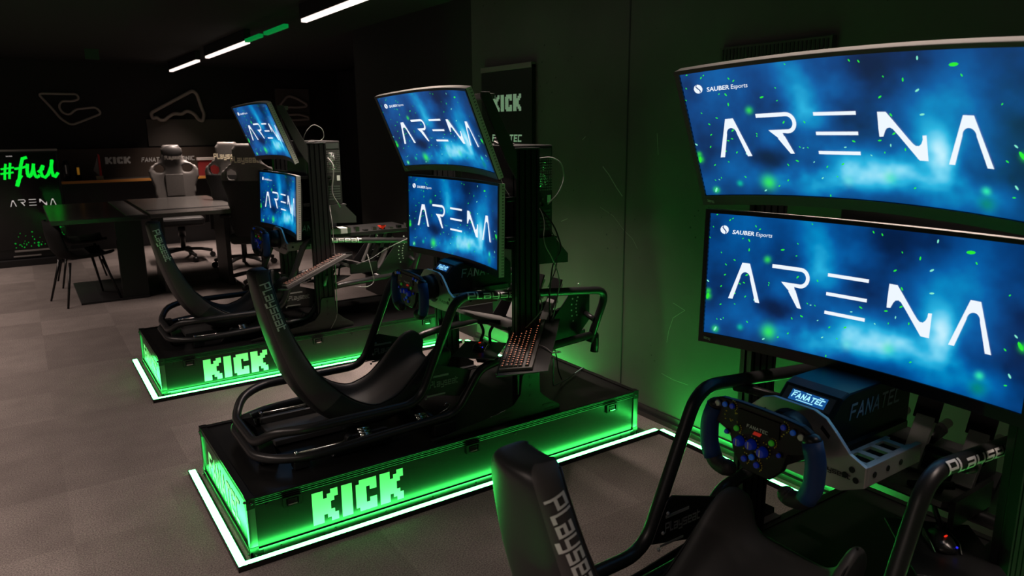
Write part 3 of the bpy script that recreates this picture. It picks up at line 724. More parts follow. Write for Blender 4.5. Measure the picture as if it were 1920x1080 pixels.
# ---- mouse
ms = thing('computer_mouse', 'dark angular gaming mouse on the middle rig tray', 'mouse', tuple(tc_ + Vector((0, 0, 0))), 'gaming mice on the trays')
mc = tc_ + u1 * .02
mb = MB()
secs = [(-.055, .022, .006), (-.04, .030, .026), (-.01, .031, .036), (.02, .026, .033), (.045, .027, .024), (.06, .020, .010)]
V = []
for s_, wd_, hh in secs:
    for (f, g) in ((-1, 0), (-.95, .45), (-.6, .9), (0, 1), (.6, .9), (.95, .45), (1, 0)):
        V.append(mc + u1 * s_ + u2 * f * wd_ + Vector((0, 0, .001 + g * hh)))
fs = [(i * 7 + j, i * 7 + j + 1, (i + 1) * 7 + j + 1, (i + 1) * 7 + j) for i in range(5) for j in range(6)] + [tuple(range(7)), tuple(range(35, 42))[::-1]] + [tuple(i * 7 for i in range(6)) + tuple(i * 7 + 6 for i in range(5, -1, -1))]
mb.add(V, fs, 0, True); mb.build('body', mat('mouse_body', (.03, .03, .03), .2, .6), ms, sub=1)
MB().cyl(mc + u1 * .035 + u2 * -.004 + Vector((0, 0, .028)), mc + u1 * .035 + u2 * .004 + Vector((0, 0, .028)), .009).build('wheel', rubberm, ms)
MB().sphere(mc + u1 * -.02 + Vector((0, 0, .036)), .005, sc3=(1.6, .6, .4)).build('red_light', mat('red_light', (.3, 0, 0), .5, emit=(1, .03, .01), ek=.7), ms)
MB().sphere(mc + u1 * -.045 + u2 * .02 + Vector((0, 0, .02)), .003).build('blue_light', mat('blue_light', (0, 0, .3), .5, emit=(.03, .03, 1), ek=.8), ms)
mb = MB()
for s_ in (-1, 1):
    mb.prism([mc + u1 * -.05 + u2 * s_ * .03 + Vector((0, 0, .004)), mc + u1 * .03 + u2 * s_ * .036 + Vector((0, 0, .006)), mc + u1 * .05 + u2 * s_ * .03 + Vector((0, 0, .016)), mc + u1 * -.02 + u2 * s_ * .034 + Vector((0, 0, .018))], u2 * s_ * .003)
build_split(mb, 'side_fin', chrome, ms)
rigcopy(ms, 'N', 'dark shiny gaming mouse on the farthest rig tray', (-.2, 0, 0))
rigcopy(ms, 'K', 'dark mouse with red and blue lights in the black lower right corner', (.08, -.06, 0))

# ---- monitors
MW, MH, RC = .925, .432, 2.0
xe = math.sqrt(RC ** 2 - (MW / 2) ** 2)
def sag(y): return math.sqrt(RC ** 2 - y ** 2) - xe
def arena_image():
    ns, nt_ = 220, 96
    S = np.linspace(-.447, .447, ns); T = np.linspace(-.183, .204, nt_)
    rng = np.random.RandomState(3)
    def vn(fx, fy, seed):
        r = np.random.RandomState(seed); g = r.rand(64, 64)
        X, Y = np.meshgrid(S * fx + 20, T * fy + 20)
        xi = X.astype(int) % 63; yi = Y.astype(int) % 63; xf = X % 1; yf = Y % 1; xf = xf * xf * (3 - 2 * xf); yf = yf * yf * (3 - 2 * yf)
        return (g[yi, xi] * (1 - xf) + g[yi, xi + 1] * xf) * (1 - yf) + (g[yi + 1, xi] * (1 - xf) + g[yi + 1, xi + 1] * xf) * yf
    n = .5 * vn(9, 11, 1) + .27 * vn(19, 23, 2) + .15 * vn(40, 46, 3) + .08 * vn(80, 90, 4)
    X, Y = np.meshgrid(S, T)
    def G(cx, cy, sx, sy, rot=0):
        c, s = math.cos(rot), math.sin(rot); dx = X - cx; dy = Y - cy; a = (dx * c + dy * s) / sx; b = (-dx * s + dy * c) / sy
        return np.exp(-(a * a + b * b))
    lum = .30 + .42 * (n - .5)
    lum += .30 * G(-.12, .17, .05, .16, .35) + .30 * G(-.10, .05, .06, .07) * (.6 + n) + .22 * G(-.18, -.13, .11, .05) * (.5 + n)
    lum += .45 * G(.02, -.13, .20, .045, .05) * (.5 + n) + .55 * G(.13, -.09, .13, .04, -.1) * (.4 + n) + .75 * G(.245, -.045, .035, .06) * (.5 + n)
    lum += .25 * G(.22, .02, .09, .08) + .3 * G(.33, -.13, .10, .05) * (.4 + n) + .15 * G(.27, .14, .06, .10)
    lum -= .22 * G(.10, .14, .06, .10) + .2 * G(.02, .04, .07, .05) + .22 * G(-.23, -.07, .06, .03) + .18 * G(.43, .05, .07, .25) + .12 * G(.20, .20, .2, .05) + .10 * G(-.40, .0, .08, .1)
    lum = np.clip(lum, .06, 1.25)
    key = [(0, (.0, .006, .03)), (.15, (.0, .02, .10)), (.3, (.0, .055, .23)), (.45, (.0, .11, .38)), (.62, (.0, .25, .55)), (.8, (.02, .45, .75)), (1.0, (.18, .66, .9)), (1.25, (.5, .85, 1))]
    xs = [k[0] for k in key]
    rgb = np.stack([np.interp(lum, xs, [k[1][i] for k in key]) for i in range(3)], -1)
    def addg(cx, cy, s, col, k): 
        g = G(cx, cy, s, s)[..., None] * k; nonlocal_rgb[0] = nonlocal_rgb[0] * (1 - np.clip(g, 0, 1)) + np.array(col) * g
    nonlocal_rgb = [rgb]
    addg(-.237, -.143, .020, (.03, .8, .12), .95); addg(-.258, .078, .009, (.03, .75, .08), .9); addg(-.329, -.146, .008, (0, .6, .35), .8)
    addg(.345, -.123, .009, (.03, .85, .45), .95); addg(.345, -.155, .018, (0, .25, .1), .7); addg(.115, -.115, .016, (.05, .75, .5), .7); addg(.0, -.13, .014, (.2, .8, .8), .6)
    addg(-.441, -.062, .009, (.03, .8, .05), .9); addg(-.441, -.045, .007, (.03, .8, .05), .8); addg(-.41, -.166, .009, (.03, .8, .1), .9); addg(.43, -.03, .009, (.02, .7, .05), .8)
    return S, T, nonlocal_rgb[0]
IMG = arena_image()
SP = [(-.426,.201,1),(-.384,.187,2),(-.375,.193,1),(-.301,.175,2),(-.288,.167,2),(-.339,.134,1),(-.319,.13,3),(-.445,.127,1),(-.169,.136,1),(-.213,.113,4),(-.317,.101,3),(-.405,.083,1),(-.17,.1,1),(-.361,.064,2),(-.388,.047,2),(-.389,.014,2),(-.399,-.024,2),(-.436,.162,1),(-.319,.022,3),(-.326,-.003,2),(-.339,-.008,2),(-.247,.008,1),(-.248,.001,1),(-.161,.038,3),(-.101,.036,2),(-.355,-.041,3),(-.319,-.046,2),(-.29,-.051,2),(-.351,-.075,1),(-.397,-.083,2),(-.443,-.013,3),(-.441,-.062,6),(-.385,-.126,1),(-.393,-.132,1),(-.406,-.133,1),(-.307,-.125,2),(-.41,-.166,5),(-.176,-.136,2),(-.206,-.154,2),(-.251,-.169,3),(-.139,-.076,3),(-.125,-.035,1),(-.115,-.038,1),(-.102,-.037,1),(-.168,-.088,2),(-.09,-.079,1),(-.054,-.092,2),(-.009,-.083,3),(-.072,-.126,2),(-.056,-.178,2),(-.029,-.12,1),(.042,.192,2),(.066,.188,2),(.208,.188,3),(.288,.171,6),(.17,.139,3),(.304,.147,2),(.123,.148,1),(.11,.098,3),(.202,.113,4),(.209,.055,4),(.133,.053,3),(.136,.005,3),(.125,-.026,2),(.098,-.014,3),(.029,-.018,3),(.004,-.035,2),(.161,-.035,2),(.108,-.046,1),(.072,-.055,1),(.386,.085,1),(.393,-.044,2),(.412,-.007,3),(.424,-.027,6),(.405,-.128,2),(.411,-.103,4),(.177,-.136,2),(-.131,.197,1)]
def arc(cx, cy, rx, ry, a0, a1, n=10): return [(cx + rx * math.cos(a0 + (a1 - a0) * i / n), cy + ry * math.sin(a0 + (a1 - a0) * i / n)) for i in range(n + 1)]
def strip(inner, outer):   # two polylines of same length -> quads
    return [[inner[i], inner[i + 1], outer[i + 1], outer[i]] for i in range(len(inner) - 1)]
def glyph_A(x0, wd, h):
    # arch-shaped A: legs and solid top with round inner arch
    c = x0 + wd / 2; tw = wd * .12; lw = wd * .14; n = 12
    outer = [(x0, -h / 2)] + [(c - tw, h / 2)]; ir = wd * .155; ay = h * .10
    innL = [(x0 + lw, -h / 2), (c - ir, ay)]
    Q = [[(x0, -h / 2), (x0 + lw, -h / 2), (c - ir, ay), (c - tw - (c - tw - x0) * .28, h / 2 - h * .28)]]
    Q.append([(x0 + wd, -h / 2), (x0 + wd - lw, -h / 2), (c + ir, ay), (c + tw + (c - tw - x0) * .28, h / 2 - h * .28)])
    lo = arc(c, ay, ir, h * .16, PI, 0, n); k0 = (c - tw - (c - tw - x0) * .28, h / 2 - h * .28); k1 = (c + tw + (c - tw - x0) * .28, h / 2 - h * .28)
    up = [k0] + [(c - tw + 2 * tw * i / (n - 2), h / 2) for i in range(n - 1)] + [k1]
    return Q + strip(lo, up)
def arena():
    Q = []; h = .118
    Q += glyph_A(-.373, .101, h)
    # R
    th = .0115; x0, x1 = -.240, -.152; top = h / 2 + .008
    Q.append([(x0, top), (x0, top - th), (x1, top - th), (x1, top)])
    Q += strip(arc(x1, top - .0305, .028, .0305, PI / 2, -PI / 2, 12), arc(x1, top - .0305, .017, .019, PI / 2, -PI / 2, 12))
    Q.append([(-.209, top - .0495), (-.209 + .006, top - .056), (-.152, top - .061), (-.152, top - .0495)])
    Q.append([(-.206, top - .053), (-.169, top - .058), (-.166, -.0), (-.171, -.018)])
    Q += [[(-.185, -.002 - .006), (-.164, -.001), (-.142, -h / 2 + .005), (-.154, -h / 2 + .005)]]
    for z in (.0585, .004, -.0505): Q.append([(-.072, z + .0048), (-.072, z - .0048), (.044, z - .0048), (.044, z + .0048)])
    # N
    Q += strip([(.099, -.004), (.109, -.003), (.115, .012), (.120, .019), (.128, .021), (.135, .017), (.150, -.002)], [(.0985, .02), (.099, .035), (.0995, .061), (.108, .061), (.114, .061), (.121, .061), (.137, .040)])
    Q.append([(.150, -.002), (.137, .040), (.172, -.007), (.186, -.024)][0:4])
    Q.append([(.150, -.002), (.172, -.007), (.196, -.060), (.190, -.055)])
    Q.append([(.150, -.002), (.175, -.010), (.198, -.061), (.192, -.058)])
    Q += strip([(.172, -.007), (.181, -.018), (.188, -.024), (.196, -.024), (.202, -.018), (.206, -.008), (.2065, .003)], [(.190, -.056), (.195, -.061), (.201, -.061), (.208, -.061), (.216, -.061), (.216, -.03), (.216, .004)])
    Q += glyph_A(.264, .101, .122)
    return [[(a, b - (.0 if a < .25 else .004)) for a, b in q] for q in Q]
def make_monitor(label, loc, pitch, yaw=0, chin='benq'):
    r = thing('curved_monitor', label, 'monitor', loc, 'curved screens stacked in pairs')
    r.rotation_euler = (0, pitch, yaw); ORG[r.name] = Vector((0, 0, 0))
    # back shell: edge thickness .03, bulging centre
    n = 24; ys = np.linspace(-MW / 2, MW / 2, n + 1); zs = [-MH / 2, -MH / 2 + .05, -MH / 4, 0, MH / 4, MH / 2 - .05, MH / 2]
    mb = MB(); V = []
    for y in ys:
        for z in zs:
            e = max(0, 1 - (abs(y) / (MW / 2)) ** 4) * max(0, 1 - (abs(z) / (MH / 2)) ** 4)
            V.append((sag(y) + .030 + .035 * e, y, z))
    k = len(zs)
    mb.add(V, [(i * k + j, (i + 1) * k + j, (i + 1) * k + j + 1, i * k + j + 1) for i in range(n) for j in range(k - 1)], 1, True)
    # rim band in silver
    for z, zz in ((MH / 2, MH / 2), (-MH / 2, -MH / 2)):
        V = []
        for y in ys: V += [(sag(y), y, z), (sag(y) + .030, y, zz)]
        mb.add(V, [(2 * i, 2 * i + 1, 2 * i + 3, 2 * i + 2) for i in range(n)], 0 if z > 0 else 1, False)
    for y in (-MW / 2, MW / 2): mb.add([(sag(y), y, -MH / 2), (sag(y) + .03, y, -MH / 2), (sag(y) + .03, y, MH / 2), (sag(y), y, MH / 2)], [(0, 1, 2, 3)], 0)
    bs = mb.build('back_shell', [silverpl, plasticm], r)
    for sg in (-1, 1):
        mb = MB()
        for i in range(30):
            z = -MH / 2 + .012 + i * (MH - .024) / 29
            for dx in (.016, .022): mb.box(sag(MW / 2) + dx, sag(MW / 2) + dx + .003, sg * MW / 2 - .0006, sg * MW / 2 + .0006, z - .003, z + .003)
        mb.build('vent_dots', blackm, bs, org=(0, 0, 0))
    # front bezel (plate just ahead of shell), chin at the bottom
    mb = MB(); zb = [-MH / 2, -.184, .205, MH / 2]; V = []; ys2 = sorted(set(list(ys) + [-.448, .448]))
    def fr(y): return sag(y) - .001
    kk = len(ys2)
    def bandq(z0, z1, yl, yh):
        yy = [y for y in ys2 if yl - 1e-6 <= y <= yh + 1e-6]; V = []
        for y in yy: V += [(fr(y) - .003, y, z0), (fr(y) - .003, y, z1)]
        mb.add(V, [(2 * i, 2 * i + 1, 2 * i + 3, 2 * i + 2) for i in range(len(yy) - 1)], 0)
        V = []
        for y in yy: V += [(fr(y) - .003, y, z0), (sag(y) + .001, y, z0)]
        mb.add(V, [(2 * i, 2 * i + 1, 2 * i + 3, 2 * i + 2) for i in range(len(yy) - 1)], 0)
        V = []
        for y in yy: V += [(fr(y) - .003, y, z1), (sag(y) + .001, y, z1)]
        mb.add(V, [(2 * i, 2 * i + 1, 2 * i + 3, 2 * i + 2) for i in range(len(yy) - 1)], 0)
    bandq(-MH / 2, -.184, -MW / 2, MW / 2); bandq(.205, MH / 2, -MW / 2, MW / 2); bandq(-.184, .205, -MW / 2, -.448); bandq(-.184, .205, .448, MW / 2)
    for y in (-MW / 2, MW / 2): mb.box(fr(y) - .003, sag(y), min(y, y - .0005 * (1 if y > 0 else -1)), max(y, y - .0005 * (1 if y > 0 else -1)), -MH / 2, MH / 2)
    bz = mb.build('bezel', plasticm, r)
    Q, wd_ = strokes('benq', .008, .2)
    mb = MB().quads2d(Q, (sag(.44) - .005, .447, -.203), (-.2, -1, 0), (0, 0, 1)); mb.build('maker_mark', mat('grey_mark', (.35, .35, .35), .4), bz, org=(0, 0, 0))
    # screen: picture grid + letters + sparks on one mesh
    S, T, rgb = IMG; ns, nt_ = len(S), len(T)
    mb = MB(); V = [(sag(-s) - .0005, -s, t_) for s in S for t_ in T]
    mb.add(V, [(i * nt_ + j, (i + 1) * nt_ + j, (i + 1) * nt_ + j + 1, i * nt_ + j + 1) for i in range(ns - 1) for j in range(nt_ - 1)], 0, True)
    nbase = len(mb.v)
    def put(Q, m_, e=.0014):
        for q in Q: mb.face([(sag(-a) - e, -a, b) for a, b in q], m_)
    for i, (sx, ty, k_) in enumerate(SP):
        rr = random.Random(i * 13 + 5); ln = .0018 + .0011 * k_; wdt = .0011 + .00035 * k_; ang = rr.choice((.6, .9, -.7, -1.0, .2, 1.5, -.4))
        if k_ == 6: ang = {0: 1.4}.get(0) if sx < 0 else (.1 if ty > .1 else -1.0); ln = .011; wdt = .0045
        if k_ == 5: ang = 1.1; ln = .009; wdt = .003
        c_, s_ = math.cos(ang), math.sin(ang)
        pts = [(sx + c_ * ln * math.cos(a) - s_ * wdt * math.sin(a), ty + s_ * ln * math.cos(a) + c_ * wdt * math.sin(a)) for a in [2 * PI * j / 8 for j in range(8)]]
        put([pts], 3 if (ty < .0 and i % 3 == 0) or (abs(sx - .205) < .01) else 2, .0012 + .00001 * i)
    put(arena(), 1, .0026)
    # round emblem with an S-shaped cut, small heading
    cx, cy, R_ = -.399, .156, .0135
    L1 = []; 
    for sgn in (1, -1):
        Sx = [(-.55, .62), (-.35, .3), (0, .0), (.35, -.3), (.5, -.66)]
        base = [(x_ * R_, y_ * R_) for x_, y_ in ((-.2, .98), (-.42, .55), (-.15, .18), (.22, -.16), (.42, -.55), (.2, -.98))]
        off_ = .0016 * sgn
        A0 = math.atan2(.98, -.2); 
        if sgn > 0: rim = [(R_ * math.cos(a), R_ * math.sin(a)) for a in np.linspace(A0 - .12, -math.atan2(.98, .2) + .12 + 0, 6)]
        else: rim = [(R_ * math.cos(a), R_ * math.sin(a)) for a in np.linspace(A0 + .12, 2 * PI - math.atan2(.98, .2) - .12, 6)]
        inn_ = [(x_ + off_, y_ + off_ * .5) for x_, y_ in base]
        put([[(cx + a, cy + b) for a, b in q] for q in strip(inn_, rim)], 1, .0022)
    Q, w1 = font_polys('SAUBER', .0175, .018, .15); x0 = -.374; k_ = .070 / w1
    put([[(x0 + a * k_, .1455 + b) for a, b in q] for q in Q], 1, .0022)
    Q, w2 = font_polys('Esports', .0175, .0, .15); k2 = .052 / w2
    put([[(x0 + .074 + a * k2, .1455 + b) for a, b in q] for q in Q], 1, .0022)
    # strip doubles removal safe: build, then colour attribute by position
    ob = mb.build('screen', [screenm, txtem, sparkm, sparkb], r)
    me = ob.data; at = me.color_attributes.new('Col', 'FLOAT_COLOR', 'POINT')
    arr = np.zeros((len(me.vertices), 4), dtype=np.float32); arr[:, 3] = 1
    co = np.array([v.co[:] for v in me.vertices])
    si = np.clip(np.rint((-co[:, 1] - S[0]) / (S[1] - S[0])).astype(int), 0, ns - 1); ti = np.clip(np.rint((co[:, 2] - T[0]) / (T[1] - T[0])).astype(int), 0, nt_ - 1)
    arr[:, :3] = rgb[ti, si]; at.data.foreach_set('color', arr.ravel())
    return r
mlow = make_monitor('lower curved screen of the middle rig showing white ARENA lettering', (1.198, .448, 1.236), .023, .01)
mup = make_monitor('upper curved screen of the middle rig, tilted forward, showing ARENA', (1.164 - .03, .48, 1.665), -.396, .02)
def moncopy(src, rig, label, loc, pitch, yaw):
    c = copy_tree(src); c.location = RIG[rig] + Vector(loc); c.rotation_euler = (0, pitch, yaw); c['label'] = label
moncopy(mlow, 'K', 'large lower curved screen of the nearest rig at right showing ARENA', (1.235, .482, 1.227), .013, .07)
moncopy(mup, 'K', 'large upper curved screen of the nearest rig at top right, tilted forward', (1.146, .497, 1.655), -.387, .03)
moncopy(mlow, 'N', 'small-looking lower curved screen of the farthest rig', (.94, .39, 1.175), .06, -.007)
moncopy(mup, 'N', 'small-looking upper curved screen of the farthest rig, tilted forward beside white chairs', (.90, .5, 1.665), -.377, .008)

# ---- wheel base (motor housing)
wb = thing('wheel_base', 'black steering motor box with lit display behind the middle wheel', 'wheel base', (1.15, YC, .86), 'steering motor boxes')
hs = MB().prism([(1.15, .375, .86), (1.125, .375, .955), (1.185, .375, 1.02), (1.215, .375, 1.03), (1.50, .375, 1.03), (1.53, .375, 1.0), (1.53, .375, .86)], (0, .17, 0)).build('housing', mat('motor_housing', (.008, .01, .013), .4), wb, bevel=.006)
MB().cyl((1.03, YC, .905), (1.14, YC, .905), .06, .066, n=28).build('motor_nose', mat('motor_nose_black', (.015, .015, .015), .4), wb)
a0 = Vector((1.125, 0, .955)); a1 = Vector((1.185, 0, 1.02)); dd = (a1 - a0).normalized(); nn = Vector((-dd.z, 0, dd.x))
def dp(s_, t_, e=.001): p = a0 + dd * t_ + nn * e; return (p.x, YC - s_, p.z)
dsp = MB().face([dp(-.072, .036), dp(.072, .036), dp(.072, .08), dp(-.072, .08)], 0).build('display', [mat('display_frame', (.16, .12, .11), .4)], wb)
mb = MB().face([dp(-.053, .042, .0016), dp(.053, .042, .0016), dp(.053, .074, .0016), dp(-.053, .074, .0016)], 0)
Q, w_ = strokes('FANATEC', .013, .24, .2, .3); k_ = .092 / w_
for q in Q: mb.face([dp(-.046 + a * k_, .052 + b, .0024) for a, b in q], 1)
for a, b, c in ((-.048, .069, .02), (-.01, .070, .015), (.03, .069, .012), (-.03, .045, .05)): mb.face([dp(a, b, .0022), dp(a + c, b, .0022), dp(a + c, b + .002, .0022), dp(a, b + .002, .0022)], 1)
mb.build('display_screen', [mat('display_blue', (0, 0, 0), .3, emit=(.01, .10, .35), ek=.8), mat('display_text', (0, 0, 0), .3, emit=(.35, .8, 1), ek=1.3)], dsp, org=ORG[wb.name])
mb = MB(); Q, w_ = strokes('FANATEC', .038, .18, .2, .3); k_ = .24 / w_
mb.quads2d([[(a * k_, b) for a, b in q] for q in Q], (1.225, .3738, .955), (1, 0, 0), (0, 0, 1)); mb.build('side_lettering', mat('pale_blue_print', (.35, .5, .6), .5), hs, org=ORG[wb.name])
MB().box(1.2, 1.5, .36, .374, .87, .89).build('cooling_rail', mat('satin_rail', (.12, .12, .13), .3, .8), wb)
mb = MB().cyl((.995, YC, .905), (1.03, YC, .905), .024, n=24)
for i in range(12):
    t_ = 2 * PI * i / 12; mb.cyl((1.0, YC + .022 * math.cos(t_), .905 + .022 * math.sin(t_)), (1.026, YC + .022 * math.cos(t_), .905 + .022 * math.sin(t_)), .006, n=8)
mb.build('release_collar', gold, wb, bevel=0)
MB().box(1.2, 1.4, .3, .62, .835, .86).build('mount_foot', blackm, wb)
rigcopy(wb, 'N', 'black steering motor box of the farthest rig under its lower screen', (-.15, 0, 0))
rigcopy(wb, 'K', 'black steering motor box with blue lit display on the nearest rig', (-.08, 0, -.012))
# ---- steering wheel
WX = .962; WZ = .903
swt = thing('steering_wheel', 'blue-gripped formula steering wheel with round knobs on the middle rig', 'steering wheel', (WX, YC, WZ), 'formula steering wheels')
def wp(y, z, x=0): return (WX + x, YC + y, WZ + z)
hp_ = [(.152, .068), (.142, .083), (.12, .092), (.06, .096), (0, .097), (-.06, .096), (-.12, .092), (-.142, .083), (-.152, .068), (-.135, .02), (-.088, .004), (-.074, -.045), (-.04, -.082), (.04, -.082), (.074, -.045), (.088, .004), (.135, .02)]
carbon = mat('carbon_face', (.004, .004, .0045), .35, spec=.25)
face_ = MB().prism([wp(a, b, 0) for a, b in hp_], (.018, 0, 0)).build('face_plate', carbon, swt, bevel=.003)
MB().box(WX - .004, WX + .0, YC - .062, YC + .062, WZ + .036, WZ + .08).build('wheel_display', mat('dead_display', (.002, .002, .002), .3, spec=.15), face_, org=ORG[swt.name])
mb = MB(); Q, w_ = strokes('FANATEC', .0075, .24, .15, .3); k_ = .062 / w_
mb.quads2d([[(a * k_, b) for a, b in q] for q in Q], (WX - .0046, YC + .032, WZ + .0395), (0, -1, 0), (0, 0, 1)); mb.build('face_lettering', whitem, face_, org=ORG[swt.name])
MB().prism([wp(.016, .024, -.002), wp(-.006, .024, -.002), wp(-.011, .033, -.002), wp(.011, .033, -.002)], (.002, 0, 0)).build('red_badge', mat('red_badge', (.6, .02, .02), .4, emit=(.6, .02, .01), ek=.3), face_, org=ORG[swt.name])
yell = mat('yellow_print', (.7, .6, .05), .5, emit=(.5, .42, .03), ek=.0)
mb = MB(); rr = random.Random(4)
for (cy, cz, r_) in ((.053, -.008, .021), (.017, -.004, .021), (-.019, -.008, .021), (.035, -.049, .015), (.004, -.036, .015), (-.004, -.055, .015), (-.073, .074, .014), (.082, .079, .014), (.064, .024, .013), (-.043, .022, .013)):
    for i in range(7):
        a = -.9 + i * .42; p = (cy - r_ * math.cos(a) * .95, cz + r_ * math.sin(a)); mb.box(WX - .0012, WX + .001, YC + p[0] - .0012, YC + p[0] + .0012, WZ + p[1] - .0014, WZ + p[1] + .0014)
for i in range(16):
    sgn = rr.choice((-1, 1)); p = (sgn * rr.uniform(.055, .115), rr.uniform(.03, .065)); mb.box(WX - .0012, WX + .001, YC + p[0] - .002, YC + p[0] + .002, WZ + p[1] - .0012, WZ + p[1] + .0012)
mb.build('yellow_markings', yell, face_, org=ORG[swt.name])
kbl = mat('blue_knob', (.01, .05, .6), .25, emit=(.0, .03, .5), ek=.06); klb = mat('light_blue_button', (.03, .2, .8), .3, emit=(.0, .1, .7), ek=.08)
kwh = mat('white_button', (.75, .75, .68), .4); kgr = mat('green_button', (.08, .6, .05), .4, emit=(.02, .4, .01), ek=.12)
for cy, cz in ((.053, -.008), (.016, -.004), (-.019, -.012)):
    MB().cyl(wp(cy, cz, 0), wp(cy, cz, -.016), .0145, .011, n=20).box(WX - .0175, WX - .016, YC + cy - .0015, YC + cy + .0015, WZ + cz - .009, WZ + cz + .009, 1).build('rotary_knob', [kbl, kwh], swt)
for cy, cz, mm, r_ in ((.128, .073, kwh, .0085), (-.122, .066, kwh, .0085), (.105, .077, klb, .0075), (-.1, .070, klb, .0075), (.082, .079, kbl, .0075), (-.073, .074, kbl, .0075), (.064, .024, kgr, .008), (-.043, .022, kgr, .008),
                       (.095, .004, kbl, .006), (-.066, -.002, kbl, .006), (.035, -.05, kbl, .0085), (.012, -.037, klb, .0085), (-.004, -.053, kbl, .0085)):
    MB().cyl(wp(cy, cz, 0), wp(cy, cz, -.008), r_, r_ * .85, n=14).cyl(wp(cy, cz, .0), wp(cy, cz, -.003), r_ * 1.3, n=14, m=1).build('button', [mm, plasticm], swt)
for sg in (-1, 1):
    g = MB().tube([wp(sg * .144, .06, .008), wp(sg * .161, .012, .006), wp(sg * .158, -.055, .006), wp(sg * .142, -.088, .006)], .0245, .05, 16).build('grip', bluegrip, swt)
    MB().tube([wp(sg * .150, -.072, .006), wp(sg * .132, -.100, .006), wp(sg * .10, -.104, .006), wp(sg * .09, -.10, .006)], .0225, .02, 14).sphere(wp(sg * .09, -.10, .006), .0225).build('grip_end', rubberm, g, org=ORG[swt.name])
    MB().sphere(wp(sg * .144, .062, .008), .023, sc3=(1, 1, .8)).build('grip_cap', plasticm, g, org=ORG[swt.name])
    MB().prism([wp(sg * .05, -.01, .03), wp(sg * .12, .01, .035), wp(sg * .14, .06, .035), wp(sg * .06, .05, .03)], (.004, 0, 0)).build('shift_paddle', mat('paddle', (.05, .05, .05), .3, .7), swt)
MB().cyl((WX + .018, YC, WZ), (WX + .033, YC, WZ), .03, .022, n=24).build('hub', bluehub, swt)
rigcopy(swt, 'N', 'blue-gripped formula steering wheel on the farthest rig', (-.15, 0, 0))
rigcopy(swt, 'K', 'dark formula steering wheel with blue and green buttons, nearest to the camera', (-.08, 0, .005))

# ---- computer
pc = thing('desktop_computer', 'black tower computer on the shelf behind the middle rig posts', 'computer', (1.475, .35, 1.166), 'tower computers behind the screens')
px0, px1, py0, py1, pz0, pz1 = 1.365, 1.60, .105, .60, 1.166, 1.615
MB().box(px0, px1, py0 + .006, py1, pz0, pz1).build('chassis', mat('pc_chassis', (.008, .008, .008), .4), pc, bevel=.004)
bp_ = MB().box(px0 + .004, px1 - .004, py0 + .001, py0 + .007, pz0 + .004, pz1 - .004).build('back_panel', mat('pc_back', (.02, .021, .02), .5), pc)
fx, fz = 1.535, 1.475
mb = MB()
for i in range(5): mb.ring((fx, py0, fz), (0, 1, 0), .012 + i * .0115, .0012, n=24, k=5)
for i in range(8):
    t_ = PI * i / 8; mb.cyl((fx + .06 * math.cos(t_), py0, fz + .06 * math.sin(t_)), (fx - .06 * math.cos(t_), py0, fz - .06 * math.sin(t_)), .0012, n=5)
mb.build('fan_grille', chrome, bp_, org=ORG[pc.name])
mb = MB()
for i in range(12):
    for j in range(11): mb.box(1.475 + j * .0112, 1.482 + j * .0112, py0 - .0004, py0 + .001, 1.395 + i * .0132, 1.403 + i * .0132)
mb.build('vent_mesh', mat('mesh_light', (.25, .26, .25), .4, .7), bp_, org=ORG[pc.name])
mb = MB()
for i in range(6): mb.box(1.49, 1.585, py0 - .0006, py0 + .001, 1.20 + i * .018, 1.21 + i * .018)
mb.box(1.485, 1.59, py0 - .0008, py0 + .001, 1.562, 1.60); build_split(mb, 'slot_cover', mat('slot_grey', (.12, .14, .13), .4, .6), bp_, org=ORG[pc.name])
MB().box(1.565, 1.587, py0 - .0015, py0 + .001, 1.335, 1.372).build('label_sticker', mat('sticker', (.7, .72, .7), .5, emit=(.4, .5, .42), ek=.0), bp_, org=ORG[pc.name])
mb = MB()
for i, (x, z) in enumerate(((1.495, 1.36), (1.51, 1.36), (1.525, 1.35), (1.495, 1.335), (1.51, 1.33), (1.53, 1.32), (1.50, 1.30), (1.52, 1.29))): mb.box(x, x + .011, py0 - .012, py0 + .001, z, z + .011, i % 2)
build_split(mb, 'port', [chrome, plasticm], bp_, org=ORG[pc.name])
rigcopy(pc, 'N', 'black tower computer with a round fan grille behind the farthest rig post', OFF_ST['N'])
rigcopy(pc, 'K', 'black tower computer glimpsed in the gap between the two nearest screens', OFF_ST['K'])
# top box with an adaptor on M pc
r = thing('power_adaptor', 'small black adaptor lying on the middle tower computer', 'adaptor', (1.42, .30, 1.615), None)
MB().box(1.40, 1.45, .25, .33, 1.615, 1.65).build('body', mat('adaptor_body', (.05, .05, .05), .5), r, bevel=.004)
MB().tube([(1.40, .29, 1.63), (1.36, .27, 1.635), (1.345, .2, 1.622), (1.38, .12, 1.622)], .003, .03, 6).build('adaptor_cable', cabw, r)

